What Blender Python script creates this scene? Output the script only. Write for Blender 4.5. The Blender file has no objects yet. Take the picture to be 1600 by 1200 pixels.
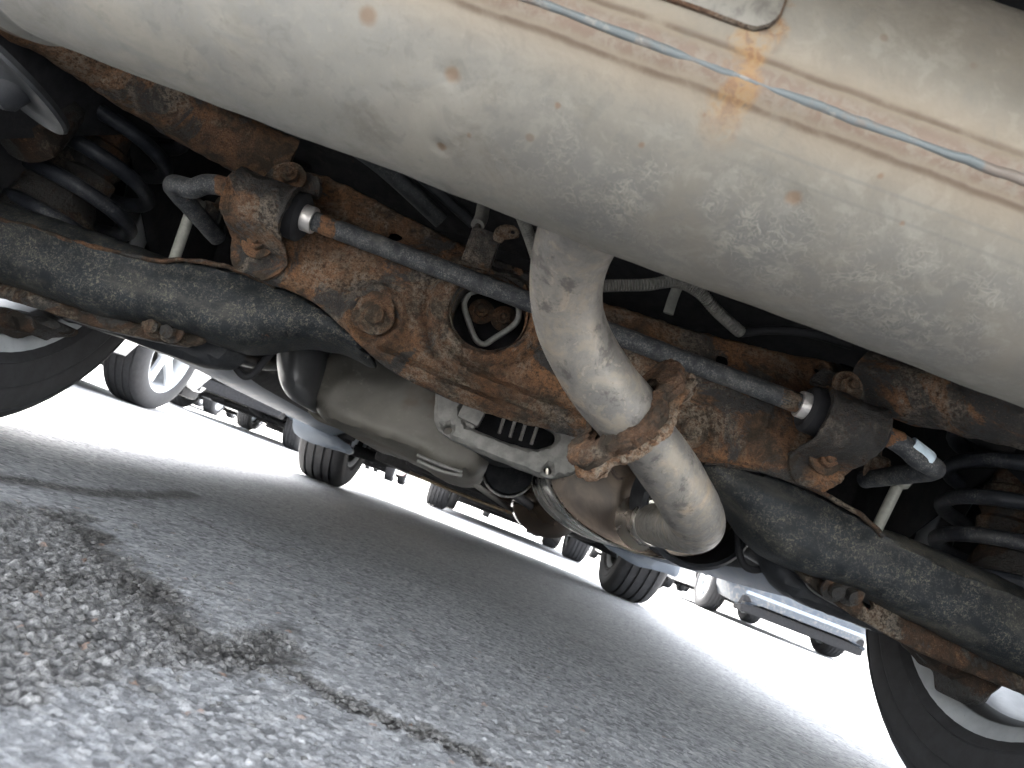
import bpy, bmesh, math, random
import numpy as np
from mathutils import Vector, Matrix, noise as mnoise
from mathutils.geometry import delaunay_2d_cdt

random.seed(7); rng = np.random.default_rng(7)
scene = bpy.context.scene
PI = math.pi
# ------------------------------------------------------------------ camera, sky, sun, exposure
CAM_F, ROLL, PITCH, YAW, CAM_H, CAM_X = 1100.0, 0.3683, 0.1801, 0.0243, 0.1531, 0.0049   # focal length in 1600-wide pixels
cam_data = bpy.data.cameras.new('camera'); cam = bpy.data.objects.new('camera', cam_data)
scene.collection.objects.link(cam); scene.camera = cam
cam_data.sensor_width = 36.0; cam_data.lens = 36.0 * CAM_F / 1600.0
cam_data.clip_start = 0.01; cam_data.clip_end = 3000.0
cam_data.dof.use_dof = True; cam_data.dof.focus_distance = 0.80; cam_data.dof.aperture_fstop = 14.0
fw = Vector((-math.sin(YAW) * math.cos(PITCH), math.cos(YAW) * math.cos(PITCH), math.sin(PITCH)))
rt = Vector((math.cos(YAW), math.sin(YAW), 0.0)); upv = rt.cross(fw)
cr, sr = math.cos(ROLL), math.sin(ROLL)
cx_ = rt * cr + upv * sr                    # image right, once the phone is tilted
cy_ = upv * cr - rt * sr
m = Matrix((cx_, cy_, -fw)).transposed().to_4x4(); m.translation = Vector((CAM_X, 0, CAM_H))
cam.matrix_world = m

SUN_EL, SUN_AZ = math.radians(54), math.radians(342)     # azimuth clockwise from +Y (north)
world = bpy.data.worlds.new('World'); scene.world = world; world.use_nodes = True
wn = world.node_tree.nodes; wl = world.node_tree.links; wn.clear()
sky = wn.new('ShaderNodeTexSky'); sky.sky_type = 'NISHITA'; sky.sun_disc = False
sky.sun_elevation = SUN_EL; sky.sun_rotation = SUN_AZ; sky.dust_density = 3.0; sky.air_density = 1.0
bg = wn.new('ShaderNodeBackground'); bg.inputs['Strength'].default_value = 0.15
wo = wn.new('ShaderNodeOutputWorld'); hs = wn.new('ShaderNodeHueSaturation'); hs.inputs['Saturation'].default_value = .30; wl.new(sky.outputs[0], hs.inputs['Color']); wl.new(hs.outputs[0], bg.inputs[0]); wl.new(bg.outputs[0], wo.inputs[0])
sun_d = bpy.data.lights.new('sun', 'SUN'); sun = bpy.data.objects.new('sun', sun_d); scene.collection.objects.link(sun)
sun_d.energy = 3.0; sun_d.angle = math.radians(3); sun_d.color = (1.0, 0.95, 0.88)
sdir = Vector((math.sin(SUN_AZ) * math.cos(SUN_EL), math.cos(SUN_AZ) * math.cos(SUN_EL), math.sin(SUN_EL)))
sun.rotation_euler = sdir.to_track_quat('Z', 'Y').to_euler()
vs = scene.view_settings; vs.view_transform = 'Standard'; vs.look = 'None'; vs.gamma = 1.0; vs.use_curve_mapping = False
vs.exposure = 3.75
cy = scene.cycles
cy.max_bounces = 8; cy.diffuse_bounces = 6; cy.glossy_bounces = 4; cy.use_denoising = True
cy.sample_clamp_indirect = 10.0; cy.use_adaptive_sampling = True; cy.adaptive_threshold = .03; cy.caustics_reflective = False; cy.caustics_refractive = False

# ------------------------------------------------------------------ pixel <-> place helpers (1600 x 1200 survey of the photograph)
CAMP = np.array([CAM_X, 0, CAM_H])
def ray(px, py):
    dx, dy = px - 800.0, py - 600.0
    u = dx * cr + dy * sr; v = -dx * sr + dy * cr
    X, V = u / CAM_F, v / CAM_F
    cp, sp = math.cos(PITCH), math.sin(PITCH)
    Y = cp + V * sp; Z = sp - V * cp
    return np.array([X * math.cos(YAW) - Y * math.sin(YAW), X * math.sin(YAW) + Y * math.cos(YAW), Z])
def at(px, py, Y): d = ray(px, py); return CAMP + d * (Y / d[1])
def on_ground(px, py, z=0.0): d = ray(px, py); return CAMP + d * ((z - CAM_H) / d[2])
def pxm(Y): return Y / CAM_F                  # metres per survey pixel at depth Y
def project(P):                               # arrays (n,3) -> survey pixels
    d = np.asarray(P, float) - CAMP
    a = d @ np.array(rt); b = d @ np.array(upv); c = d @ np.array(fw)
    u = CAM_F * a / c; v = -CAM_F * b / c
    return np.stack([800 + u * cr - v * sr, 600 + u * sr + v * cr], -1)

# ------------------------------------------------------------------ object helpers
COL = scene.collection
def link(name, me, parent=None, label=None, kind=None):
    o = bpy.data.objects.new(name, me); COL.objects.link(o)
    if parent is not None:
        o.parent = parent
    if label: o['label'] = label
    if kind: o['kind'] = kind
    return o
def tag(o, label, cat, group=None):
    o['label'] = label; o['category'] = cat
    if group: o['group'] = group
    return o
def empty(name, loc=(0, 0, 0), rz=0.0, parent=None):
    o = bpy.data.objects.new(name, None); COL.objects.link(o); o.location = loc; o.rotation_euler = (0, 0, rz)
    o.empty_display_size = 0.1
    if parent is not None: o.parent = parent
    return o
def mk(name, V, F, mat=None, parent=None, smooth=True, mats=None, midx=None, label=None, kind=None, angle=None):
    me = bpy.data.meshes.new(name)
    me.from_pydata([tuple(map(float, v)) for v in V], [], [tuple(map(int, f)) for f in F])
    if mats:
        for q in mats: me.materials.append(q)
        if midx is not None: me.polygons.foreach_set('material_index', list(midx))
    elif mat: me.materials.append(mat)
    if smooth:
        me.polygons.foreach_set('use_smooth', [True] * len(me.polygons))
        if angle: me.set_sharp_from_angle(angle=math.radians(angle))
    me.update()
    return link(name, me, parent, label, kind)

def fbm(p, sc, oct=4):
    return mnoise.fractal(Vector(p) * sc, 0.9, 2.1, oct, noise_basis='PERLIN_ORIGINAL')
def roughen(V, amp, sc, oct=4, amp2=0, sc2=1):
    out = []
    for v in V:
        v = Vector(v); n = mnoise.turbulence_vector(v * sc, oct, False)
        w = v + Vector(n) * amp
        if amp2: w += Vector(mnoise.turbulence_vector(v * sc2, 2, False)) * amp2
        out.append(w)
    return out

def catmull(P, n):
    P = [np.array(p, float) for p in P]
    Q = [2 * P[0] - P[1]] + P + [2 * P[-1] - P[-2]]
    out = []
    for i in range(1, len(Q) - 2):
        for k in range(n):
            t = k / n
            out.append(0.5 * ((2 * Q[i]) + (-Q[i-1] + Q[i+1]) * t + (2*Q[i-1] - 5*Q[i] + 4*Q[i+1] - Q[i+2]) * t*t + (-Q[i-1] + 3*Q[i] - 3*Q[i+1] + Q[i+2]) * t**3))
    out.append(P[-1]); return out

def tube_geo(P, r, seg=20, n=8, cap=True, flat=1.0, flatdir=None):
    """P world points, r radius (scalar, list or function of t)."""
    C = catmull(P, n) if n > 1 else [np.array(p, float) for p in P]
    N = len(C); T = []
    for i in range(N):
        t = C[min(i+1, N-1)] - C[max(i-1, 0)]; T.append(t / (np.linalg.norm(t) + 1e-12))
    a = np.array([0, 0, 1.0]) if abs(T[0][2]) < 0.9 else np.array([0, 1.0, 0])
    if flatdir is not None: a = np.array(flatdir, float)
    u = a - T[0] * a.dot(T[0]); u /= np.linalg.norm(u)
    V, F = [], []
    for i in range(N):
        u = u - T[i] * u.dot(T[i]); u /= np.linalg.norm(u); w = np.cross(T[i], u)
        t = i / (N - 1)
        if callable(r): ri = r(t)
        elif np.ndim(r): ri = np.interp(t, np.linspace(0, 1, len(r)), r)
        else: ri = r
        for k in range(seg):
            th = 2 * PI * k / seg
            V.append(C[i] + u * ri * flat * math.cos(th) + w * ri * math.sin(th))
    for i in range(N - 1):
        for k in range(seg):
            k2 = (k + 1) % seg
            F.append((i*seg + k, i*seg + k2, (i+1)*seg + k2, (i+1)*seg + k))
    if cap:
        F.append(tuple(range(seg))[::-1]); F.append(tuple(range((N-1)*seg, N*seg)))
    return V, F
def tube(name, P, r, mat, parent=None, seg=20, n=8, rough=None, **kw):
    flat = kw.pop('flat', 1.0); fd = kw.pop('flatdir', None)
    V, F = tube_geo(P, r, seg, n, True, flat, fd)
    if rough: V = roughen(V, *rough)
    return mk(name, V, F, mat, parent, angle=50, **kw)
def tpx(name, P, r, mat, parent=None, **kw):          # tube through survey points (px, py, depth)
    return tube(name, [at(*p) for p in P], r, mat, parent, **kw)

def frame(axis, hint=(0, 0, 1)):
    a = np.array(axis, float); a /= np.linalg.norm(a); h = np.array(hint, float)
    if abs(a.dot(h)) > 0.95: h = np.array([0, 1.0, 0])
    u = h - a * a.dot(h); u /= np.linalg.norm(u); return a, u, np.cross(a, u)
def lathe_geo(prof, c, axis, seg=48, closed=False, ry=1.0):
    """prof: (radius, distance along axis)"""
    a, u, w = frame(axis); c = np.array(c, float); V, F = [], []
    for (r, h) in prof:
        for k in range(seg):
            th = 2 * PI * k / seg
            V.append(c + a * h + u * r * ry * math.cos(th) + w * r * math.sin(th))
    n = len(prof); rng_ = range(n if closed else n - 1)
    for i in rng_:
        j = (i + 1) % n
        for k in range(seg):
            k2 = (k + 1) % seg
            F.append((i*seg + k, i*seg + k2, j*seg + k2, j*seg + k))
    if not closed:
        if prof[0][0] > 1e-6: F.append(tuple(range(seg))[::-1])
        if prof[-1][0] > 1e-6: F.append(tuple(range((n-1)*seg, n*seg)))
    return V, F
def lathe(name, prof, c, axis, mat, parent=None, seg=48, closed=False, ry=1.0, rough=None, angle=40, **kw):
    V, F = lathe_geo(prof, c, axis, seg, closed, ry)
    if rough: V = roughen(V, *rough)
    return mk(name, V, F, mat, parent, angle=angle, **kw)

def bolt(name, c, axis, r, mat, parent, h=None, stud=True, washer=True, rough=0.0004):
    h = h or r * 0.85
    a, u, w = frame(axis, (0.31, 0.2, 0.9)); c = np.array(c, float); V, F = [], []
    def ring(rad, z, n=24, hexa=False):
        s = len(V)
        for k in range(24):
            th = 2 * PI * k / 24; rr = rad
            if hexa: rr = rad * math.cos(PI / 6) / math.cos(((th + PI / 6) % (PI / 3)) - PI / 6)
            V.append(c + a * z + u * rr * math.cos(th) + w * rr * math.sin(th))
        return s
    L = []
    if washer: L += [ring(r * 1.75, 0), ring(r * 1.7, r * 0.22), ring(r * 1.2, r * 0.27)]
    L += [ring(r, r * 0.25, hexa=True), ring(r, h, hexa=True), ring(r * 0.86, h * 1.14)]
    if stud: L += [ring(r * 0.48, h * 1.14), ring(r * 0.45, h * 1.7), ring(r * 0.3, h * 1.8)]
    for i in range(len(L) - 1):
        for k in range(24):
            k2 = (k + 1) % 24; F.append((L[i] + k, L[i] + k2, L[i+1] + k2, L[i+1] + k))
    F.append(tuple(L[-1] + k for k in range(24))); F.append(tuple(L[0] + k for k in range(24))[::-1])
    if rough: V = roughen(V, rough, 160, 3)
    return mk(name, V, F, mat, parent, angle=35)

def inside(P, poly):
    x, y = P[:, 0], P[:, 1]; c = np.zeros(len(P), bool); n = len(poly)
    for i in range(n):
        x1, y1 = poly[i]; x2, y2 = poly[(i + 1) % n]
        if y1 == y2: continue
        cond = ((y1 > y) != (y2 > y)) & (x < (x2 - x1) * (y - y1) / (y2 - y1) + x1); c ^= cond
    return c
def dist_poly(P, poly, closed=True):
    d = np.full(len(P), 1e9); n = len(poly)
    for i in range(n if closed else n - 1):
        a = np.array(poly[i]); b = np.array(poly[(i + 1) % n]); ab = b - a
        t = np.clip(((P - a) @ ab) / (ab @ ab + 1e-12), 0, 1)
        d = np.minimum(d, np.hypot(*(P - (a + t[:, None] * ab)).T))
    return d
def chaikin(p, it=2, closed=True):
    p = [np.array(q, float) for q in p]
    for _ in range(it):
        q = []; n = len(p)
        for i in range(n if closed else n - 1):
            a, b = p[i], p[(i + 1) % n]; q += [a * .75 + b * .25, a * .25 + b * .75]
        if not closed: q = [p[0]] + q + [p[-1]]
        p = q
    return p
def resample(poly, step, closed=True):
    out = []; n = len(poly)
    for i in range(n if closed else n - 1):
        a, b = np.array(poly[i]), np.array(poly[(i + 1) % n]); k = max(1, int(round(np.linalg.norm(b - a) / step)))
        out += [a + (b - a) * j / k for j in range(k)]
    if not closed: out.append(np.array(poly[-1]))
    return out

def plate(name, outline, Y0, thick, mat, parent, holes=(), hole_polys=(), step=0.006, roll=0.006, roll_depth=None, relief=None, smooth_it=2,
          rough=(0.0012, 70, 3), slope=None, back_shrink=0.0, px=True, **kw):
    """stamped sheet: outline surveyed on the plane y=Y0, rolled edges, holes and embossing as geometry, walls running back by `thick`."""
    if px: pts = [(lambda q: (q[0], q[2]))(at(x, y, Y0)) for x, y in outline]
    else: pts = outline
    pts = chaikin(pts, smooth_it) if smooth_it else [np.array(p, float) for p in pts]
    pts = resample(pts, step); loops = [pts]
    for (hx, hy, hr) in holes:
        c = at(hx, hy, Y0); R = hr * pxm(Y0); k = max(14, int(2 * PI * R / step))
        loops.append([np.array([c[0] + R * math.cos(2*PI*i/k), c[2] + R * math.sin(2*PI*i/k)]) for i in range(k)])
    for hp in hole_polys:
        q = [(lambda q: (q[0], q[2]))(at(x, y, Y0)) for x, y in hp]; loops.append(resample(chaikin(q, 2), step))
    allp = []; edges = []
    for L in loops:
        s = len(allp); n = len(L); allp += list(L); edges += [(s + i, s + (i + 1) % n) for i in range(n)]
    A = np.array(loops[0]); lo, hi = A.min(0), A.max(0)
    gx, gz = np.meshgrid(np.arange(lo[0], hi[0], step), np.arange(lo[1], hi[1], step)); G = np.stack([gx.ravel(), gz.ravel()], 1)
    G[:, 0] += (np.round((G[:, 1] - lo[1]) / step) % 2) * step * .5
    G += rng.uniform(-.12, .12, G.shape) * step
    ok = inside(G, loops[0])
    for L in loops[1:]: ok &= ~inside(G, L)
    G = G[ok]
    if len(G):
        d = np.full(len(G), 1e9)
        for L in loops: d = np.minimum(d, dist_poly(G, L))
        G = G[d > step * .55]
    V2 = allp + list(G)
    r = delaunay_2d_cdt([Vector(v) for v in V2], edges, [], 0, 1e-7)
    P = np.array([tuple(v) for v in r[0]]); T = np.array([f for f in r[2] if len(f) == 3])
    cen = P[T].mean(1); ok = inside(cen, loops[0])
    for L in loops[1:]: ok &= ~inside(cen, L)
    T = T[ok]
    d = np.full(len(P), 1e9)
    for L in loops: d = np.minimum(d, dist_poly(P, L))
    rd = roll if roll_depth is None else roll_depth
    t = np.clip(d / max(roll, 1e-6), 0, 1); Y = Y0 + rd * (1 - np.sqrt(np.clip(1 - (1 - t) ** 2, 0, 1)))
    if slope is not None: Y = Y + slope(P)
    W = np.stack([P[:, 0], Y, P[:, 1]], 1)
    if relief is not None: W[:, 1] -= relief(project(np.stack([P[:, 0], np.full(len(P), Y0), P[:, 1]], 1)))
    # orientation: faces towards -Y
    a, b, c = P[T[:, 0]], P[T[:, 1]], P[T[:, 2]]
    cw = ((b - a)[:, 0] * (c - a)[:, 1] - (b - a)[:, 1] * (c - a)[:, 0]) < 0
    T[cw] = T[cw][:, ::-1]
    n = len(P); Bk = W.copy(); Bk[:, 1] = np.maximum(Bk[:, 1] + thick * .6, Y0 + thick)
    if back_shrink:
        cm = P.mean(0); Bk[:, 0] += (cm[0] - Bk[:, 0]) * back_shrink; Bk[:, 2] += (cm[1] - Bk[:, 2]) * back_shrink
    F = [tuple(t_) for t_ in T] + [tuple(t_[::-1] + n) for t_ in T]
    from collections import Counter
    E = Counter()
    for t_ in T:
        for i in range(3): E[(t_[i], t_[(i+1) % 3])] += 1
    for (i, j) in list(E):
        if (j, i) not in E: F.append((j, i, i + n, j + n))
    V = np.vstack([W, Bk])
    if rough: V = roughen(V, *rough)
    return mk(name, V, F, mat, parent, angle=38, **kw)

def box_geo(c, s, R=None, bev=0.0):
    c = np.array(c, float); s = np.array(s, float) / 2
    bm = bmesh.new(); bmesh.ops.create_cube(bm, size=1.0)
    for v in bm.verts: v.co = Vector((v.co.x * 2 * s[0], v.co.y * 2 * s[1], v.co.z * 2 * s[2]))
    if bev: bmesh.ops.bevel(bm, geom=list(bm.edges), offset=bev, segments=2, affect='EDGES', profile=.6)
    bm.verts.index_update()
    V = [np.array(v.co) for v in bm.verts]; F = [tuple(v.index for v in f.verts) for f in bm.faces]; bm.free()
    if R is not None: V = [np.array(R @ Vector(v)) for v in V]
    return [v + c for v in V], F
def box(name, c, s, mat, parent=None, R=None, bev=0.004, **kw):
    V, F = box_geo(c, s, R, bev); return mk(name, V, F, mat, parent, angle=30, **kw)
def join_geo(*gs):
    V, F = [], []
    for (v, f) in gs:
        s = len(V); V += list(v); F += [tuple(i + s for i in q) for q in f]
    return V, F

# ------------------------------------------------------------------ materials
class NT:
    def __init__(s, name):
        s.m = bpy.data.materials.new(name); s.m.use_nodes = True; s.n = s.m.node_tree.nodes; s.l = s.m.node_tree.links
        s.b = s.n['Principled BSDF']; s.tc = s.n.new('ShaderNodeTexCoord'); s.co = s.tc.outputs['Object']
    def set(s, inp, v):
        i = s.b.inputs[inp]
        if hasattr(v, 'is_linked') or isinstance(v, bpy.types.NodeSocket): s.l.new(v, i)
        else: i.default_value = (*v, 1) if isinstance(v, (tuple, list)) and len(v) == 3 else v
        return s
    def noise(s, sc, det=4, rough=.55, dist=0.0, co=None, stretch=None, off=None):
        n = s.n.new('ShaderNodeTexNoise'); n.inputs['Scale'].default_value = sc; n.inputs['Detail'].default_value = det
        n.inputs['Roughness'].default_value = rough; n.inputs['Distortion'].default_value = dist
        c = co or s.co
        if stretch or off:
            mp = s.n.new('ShaderNodeMapping'); s.l.new(c, mp.inputs[0])
            if stretch: mp.inputs['Scale'].default_value = stretch
            if off: mp.inputs['Location'].default_value = off
            c = mp.outputs[0]
        s.l.new(c, n.inputs['Vector']); return n.outputs['Fac']
    def voro(s, sc, feat='F1', out='Distance', rnd=1.0, co=None):
        n = s.n.new('ShaderNodeTexVoronoi'); n.feature = feat; n.inputs['Scale'].default_value = sc; n.inputs['Randomness'].default_value = rnd
        s.l.new(co or s.co, n.inputs['Vector']); return n.outputs[out]
    def ramp(s, f, lo, hi, a=0.0, b=1.0):
        n = s.n.new('ShaderNodeMapRange'); n.interpolation_type = 'SMOOTHSTEP'
        n.inputs['From Min'].default_value = lo; n.inputs['From Max'].default_value = hi; n.inputs['To Min'].default_value = a; n.inputs['To Max'].default_value = b
        s.l.new(f, n.inputs['Value']); return n.outputs[0]
    def mix(s, f, a, b, mode='MIX'):
        n = s.n.new('ShaderNodeMix'); n.data_type = 'RGBA'; n.blend_type = mode; n.clamp_factor = True
        for key, v in ((0, f), (6, a), (7, b)):
            if isinstance(v, bpy.types.NodeSocket): s.l.new(v, n.inputs[key])
            else: n.inputs[key].default_value = (*v, 1) if isinstance(v, (tuple, list)) else v
        return n.outputs[2]
    def math(s, op, a, b=0.0):
        n = s.n.new('ShaderNodeMath'); n.operation = op
        for i, v in enumerate((a, b)):
            if isinstance(v, bpy.types.NodeSocket): s.l.new(v, n.inputs[i])
            else: n.inputs[i].default_value = v
        return n.outputs[0]
    def sep(s, sock):
        n = s.n.new('ShaderNodeSeparateXYZ'); s.l.new(sock, n.inputs[0]); return n.outputs
    def attr(s, name):
        n = s.n.new('ShaderNodeAttribute'); n.attribute_name = name; return n
    def bump(s, h, strength=.5, dist=.002):
        n = s.n.new('ShaderNodeBump'); n.inputs['Strength'].default_value = strength; n.inputs['Distance'].default_value = dist
        s.l.new(h, n.inputs['Height']); s.l.new(n.outputs[0], s.b.inputs['Normal']); return s

def rust_mat(name, orange=.5, dust=.5, paint=.35, dark=1.0, seed=0.0):
    t = NT(name); o = (seed, seed * .7, -seed)
    big = t.noise(8, 6, .62, .5, off=o); mid = t.noise(38, 6, .65, .6, off=o); fine = t.noise(190, 6, .7, off=o); grit = t.noise(620, 3, .7, off=o)
    c = t.mix(t.ramp(mid, .40, .60), (.036*dark, .028*dark, .019*dark), (.108*dark, .058*dark, .032*dark))
    om = t.math('MULTIPLY', t.ramp(big, .62 - .2*orange, .78 - .2*orange), t.ramp(fine, .30, .62))
    c = t.mix(om, c, (.200, .098, .044))
    om2 = t.math('MULTIPLY', t.ramp(mid, .56, .72), t.ramp(fine, .45, .7)); c = t.mix(om2, c, (.215, .112, .050))
    pm = t.ramp(t.noise(9, 7, .66, .7, off=(seed + 3, 1, 2)), .61 - .2*paint, .66 - .2*paint)
    pm = t.math('MULTIPLY', pm, t.ramp(fine, .28, .48))
    c = t.mix(pm, c, (.026, .026, .025))
    dm = t.math('MULTIPLY', t.ramp(t.noise(13, 7, .7, .6, off=(seed - 5, 2, 7)), .57 - .22*dust, .72 - .22*dust), t.ramp(fine, .40, .58))
    c = t.mix(t.math('MULTIPLY', dm, .95), c, (.170, .140, .106))
    sp = t.math('MULTIPLY', t.ramp(grit, .58, .72), t.ramp(mid, .40, .62)); c = t.mix(t.math('MULTIPLY', sp, .6), c, (.25, .20, .15))
    c = t.mix(t.ramp(grit, .34, .52, .6, 0.0), c, (.018, .012, .009)); c = t.mix(t.ramp(fine, .30, .46, .65, 0.0), c, (.026, .018, .013))
    t.set('Base Color', c).set('Roughness', t.ramp(pm, 0, 1, .88, .55)).set('Specular IOR Level', .3)
    h = t.math('ADD', t.math('MULTIPLY', fine, .8), t.math('ADD', t.math('MULTIPLY', mid, .9), t.math('MULTIPLY', grit, .35)))
    t.bump(h, .9, .0045); return t.m
def dusty_black(name, base=(.021, .023, .026), dust=(.19, .175, .145), amount=.5, rust=0.0, rough=.5, scale=1.0, spec=.22):
    t = NT(name)
    big = t.noise(9 * scale, 4, .6, .3); mid = t.noise(45 * scale, 5, .65); hair = t.noise(300 * scale, 7, .8, .9); grit = t.noise(900 * scale, 2, .7)
    c = t.mix(t.ramp(mid, .3, .7), base, tuple(q * 1.9 for q in base))
    dm = t.math('MULTIPLY', t.ramp(hair, .50, .60), t.math('MULTIPLY', t.ramp(big, .66 - .5*amount, .86 - .5*amount), t.ramp(mid, .36, .56)))
    film_or_shade = t.math('MULTIPLY', t.ramp(t.noise(12 * scale, 6, .65, .5, stretch=(.5, 1, 1.6), off=(7, 3, 1)), .50, .70), .35 * amount); c = t.mix(film_or_shade, c, dust); c = t.mix(t.math('MULTIPLY', dm, .85), c, dust)
    if rust: c = t.mix(t.math('MULTIPLY', t.ramp(t.noise(24, 5, .65, .7, off=(4, 4, 4)), .72 - .25*rust, .80 - .25*rust), t.ramp(hair, .3, .6)), c, (.19, .078, .03))
    c = t.mix(t.ramp(grit, .66, .74, 0, .5), c, dust)
    t.set('Base Color', c).set('Roughness', t.ramp(dm, 0, 1, rough, .9)).set('Specular IOR Level', spec)
    t.bump(t.math('ADD', hair, t.math('MULTIPLY', mid, .6)), .35, .0015); return t.m
def plain(name, col, rough=.5, metal=0.0, var=.15, sc=40, bump=.1, spec=.5):
    t = NT(name); n = t.noise(sc, 5, .65)
    c = t.mix(t.ramp(n, .3, .7), tuple(q * (1 - var) for q in col), tuple(min(1, q * (1 + var)) for q in col))
    t.set('Base Color', c).set('Roughness', t.ramp(n, .2, .8, max(.05, rough - .1), min(1, rough + .1))).set('Metallic', metal).set('Specular IOR Level', spec)
    if bump: t.bump(t.noise(sc * 6, 4, .6), bump, .001)
    return t.m

M = {}
M['rust'] = rust_mat('rusted_steel', 1.05, .40, .50)
M['rust_dark'] = rust_mat('dark_rusted_steel', .15, .35, .6, .8, 2.3)
M['rust_red'] = rust_mat('dark_red_flaking_rust', .05, .12, -.4, .85, 1.3)
M['rust_flaky'] = rust_mat('flaky_orange_rust', 1.0, .85, -.4, .95, 5.1)
M['rust_strap'] = rust_mat('rusted_strap', .8, .3, .8, 1.1, 8.4)
M['rust_bolt'] = rust_mat('rusted_bolt', .6, .6, -.6, 1.15, 3.7)
M['arm'] = dusty_black('dusty_black_paint', (.0085, .0105, .0125), (.135, .122, .095), amount=.8, rust=.15)
M['arm_inner'] = rust_mat('rusty_channel_inside', .1, .35, .4, .55, 6.6)
M['bar'] = dusty_black('dusty_bar_paint', (.024, .026, .029), (.19, .182, .16), .95, .3, .5, 1.6)
M['black'] = dusty_black('black_plastic', (.014, .015, .017), (.10, .095, .085), .25, 0, .55)
M['under'] = dusty_black('black_underseal', (.012, .012, .013), (.07, .065, .055), .2, .1, .8)
M['spring'] = dusty_black('spring_black', (.013, .0145, .018), (.16, .155, .14), .5, 0, .40)
M['collar'] = plain('pale_crimp_metal', (.62, .59, .55), .38, .55, .1, 120, .15)
M['tape'] = plain('pale_blue_tape', (.50, .60, .66), .5, 0, .12, 60, .1)
M['link'] = plain('grey_link_rod', (.20, .20, .175), .6, .1, .2, 90, .2)
M['rubber'] = plain('black_rubber', (.018, .018, .020), .7, 0, .25, 60, .2, .3)
M['tread'] = plain('tyre_rubber', (.030, .030, .032), .75, 0, .3, 45, .25, .35)
M['wheel_silver'] = plain('silver_alloy', (.62, .64, .66), .38, .35, .06, 25, .05)
def barrel_mat():
    t = NT('dusty_shade_ring_barrel'); X = t.sep(t.co)[0]; n = t.noise(26, 5, .65); Xw = t.math('ADD', X, t.math('MULTIPLY', t.math('SUBTRACT', n, .5), .004))
    c = t.mix(t.ramp(n, .3, .7), (.36, .375, .39), (.46, .48, .49))
    c = t.mix(t.math('MULTIPLY', t.ramp(Xw, -.090, -.086), t.ramp(Xw, -.058, -.063)), c, (.022, .021, .020))    # dark ring painted for the shaded step of the barrel
    c = t.mix(t.ramp(t.noise(160, 4, .7), .62, .72, 0, .5), c, (.14, .13, .12))
    t.set('Base Color', c).set('Roughness', .5).set('Metallic', .15); return t.m
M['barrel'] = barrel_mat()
M['brake'] = rust_mat('brown_brake_iron', .0, .1, .7, .4, 9.2)
M['alloy_cast'] = plain('dusty_cast_aluminium', (.21, .204, .188), .62, .1, .25, 60, .5)
M['conduit'] = plain('grey_ribbed_conduit', (.14, .135, .12), .7, 0, .3, 140, .3)
M['glass'] = plain('car_glass', (.02, .024, .026), .06, 0, .05, 3, 0, .6)
M['splash'] = plain('blue_grey_splash_guard', (.075, .09, .112), .5, 0, .15, 8, .05)
M['sill'] = plain('blue_grey_sill_coat', (.040, .052, .070), .55, 0, .3, 14, .2)
M['lamp'] = plain('red_lamp_lens', (.35, .03, .03), .15, 0, .1, 20, 0)
M['lamp_clear'] = plain('clear_lamp_lens', (.7, .72, .74), .12, .3, .1, 20, 0)

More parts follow.
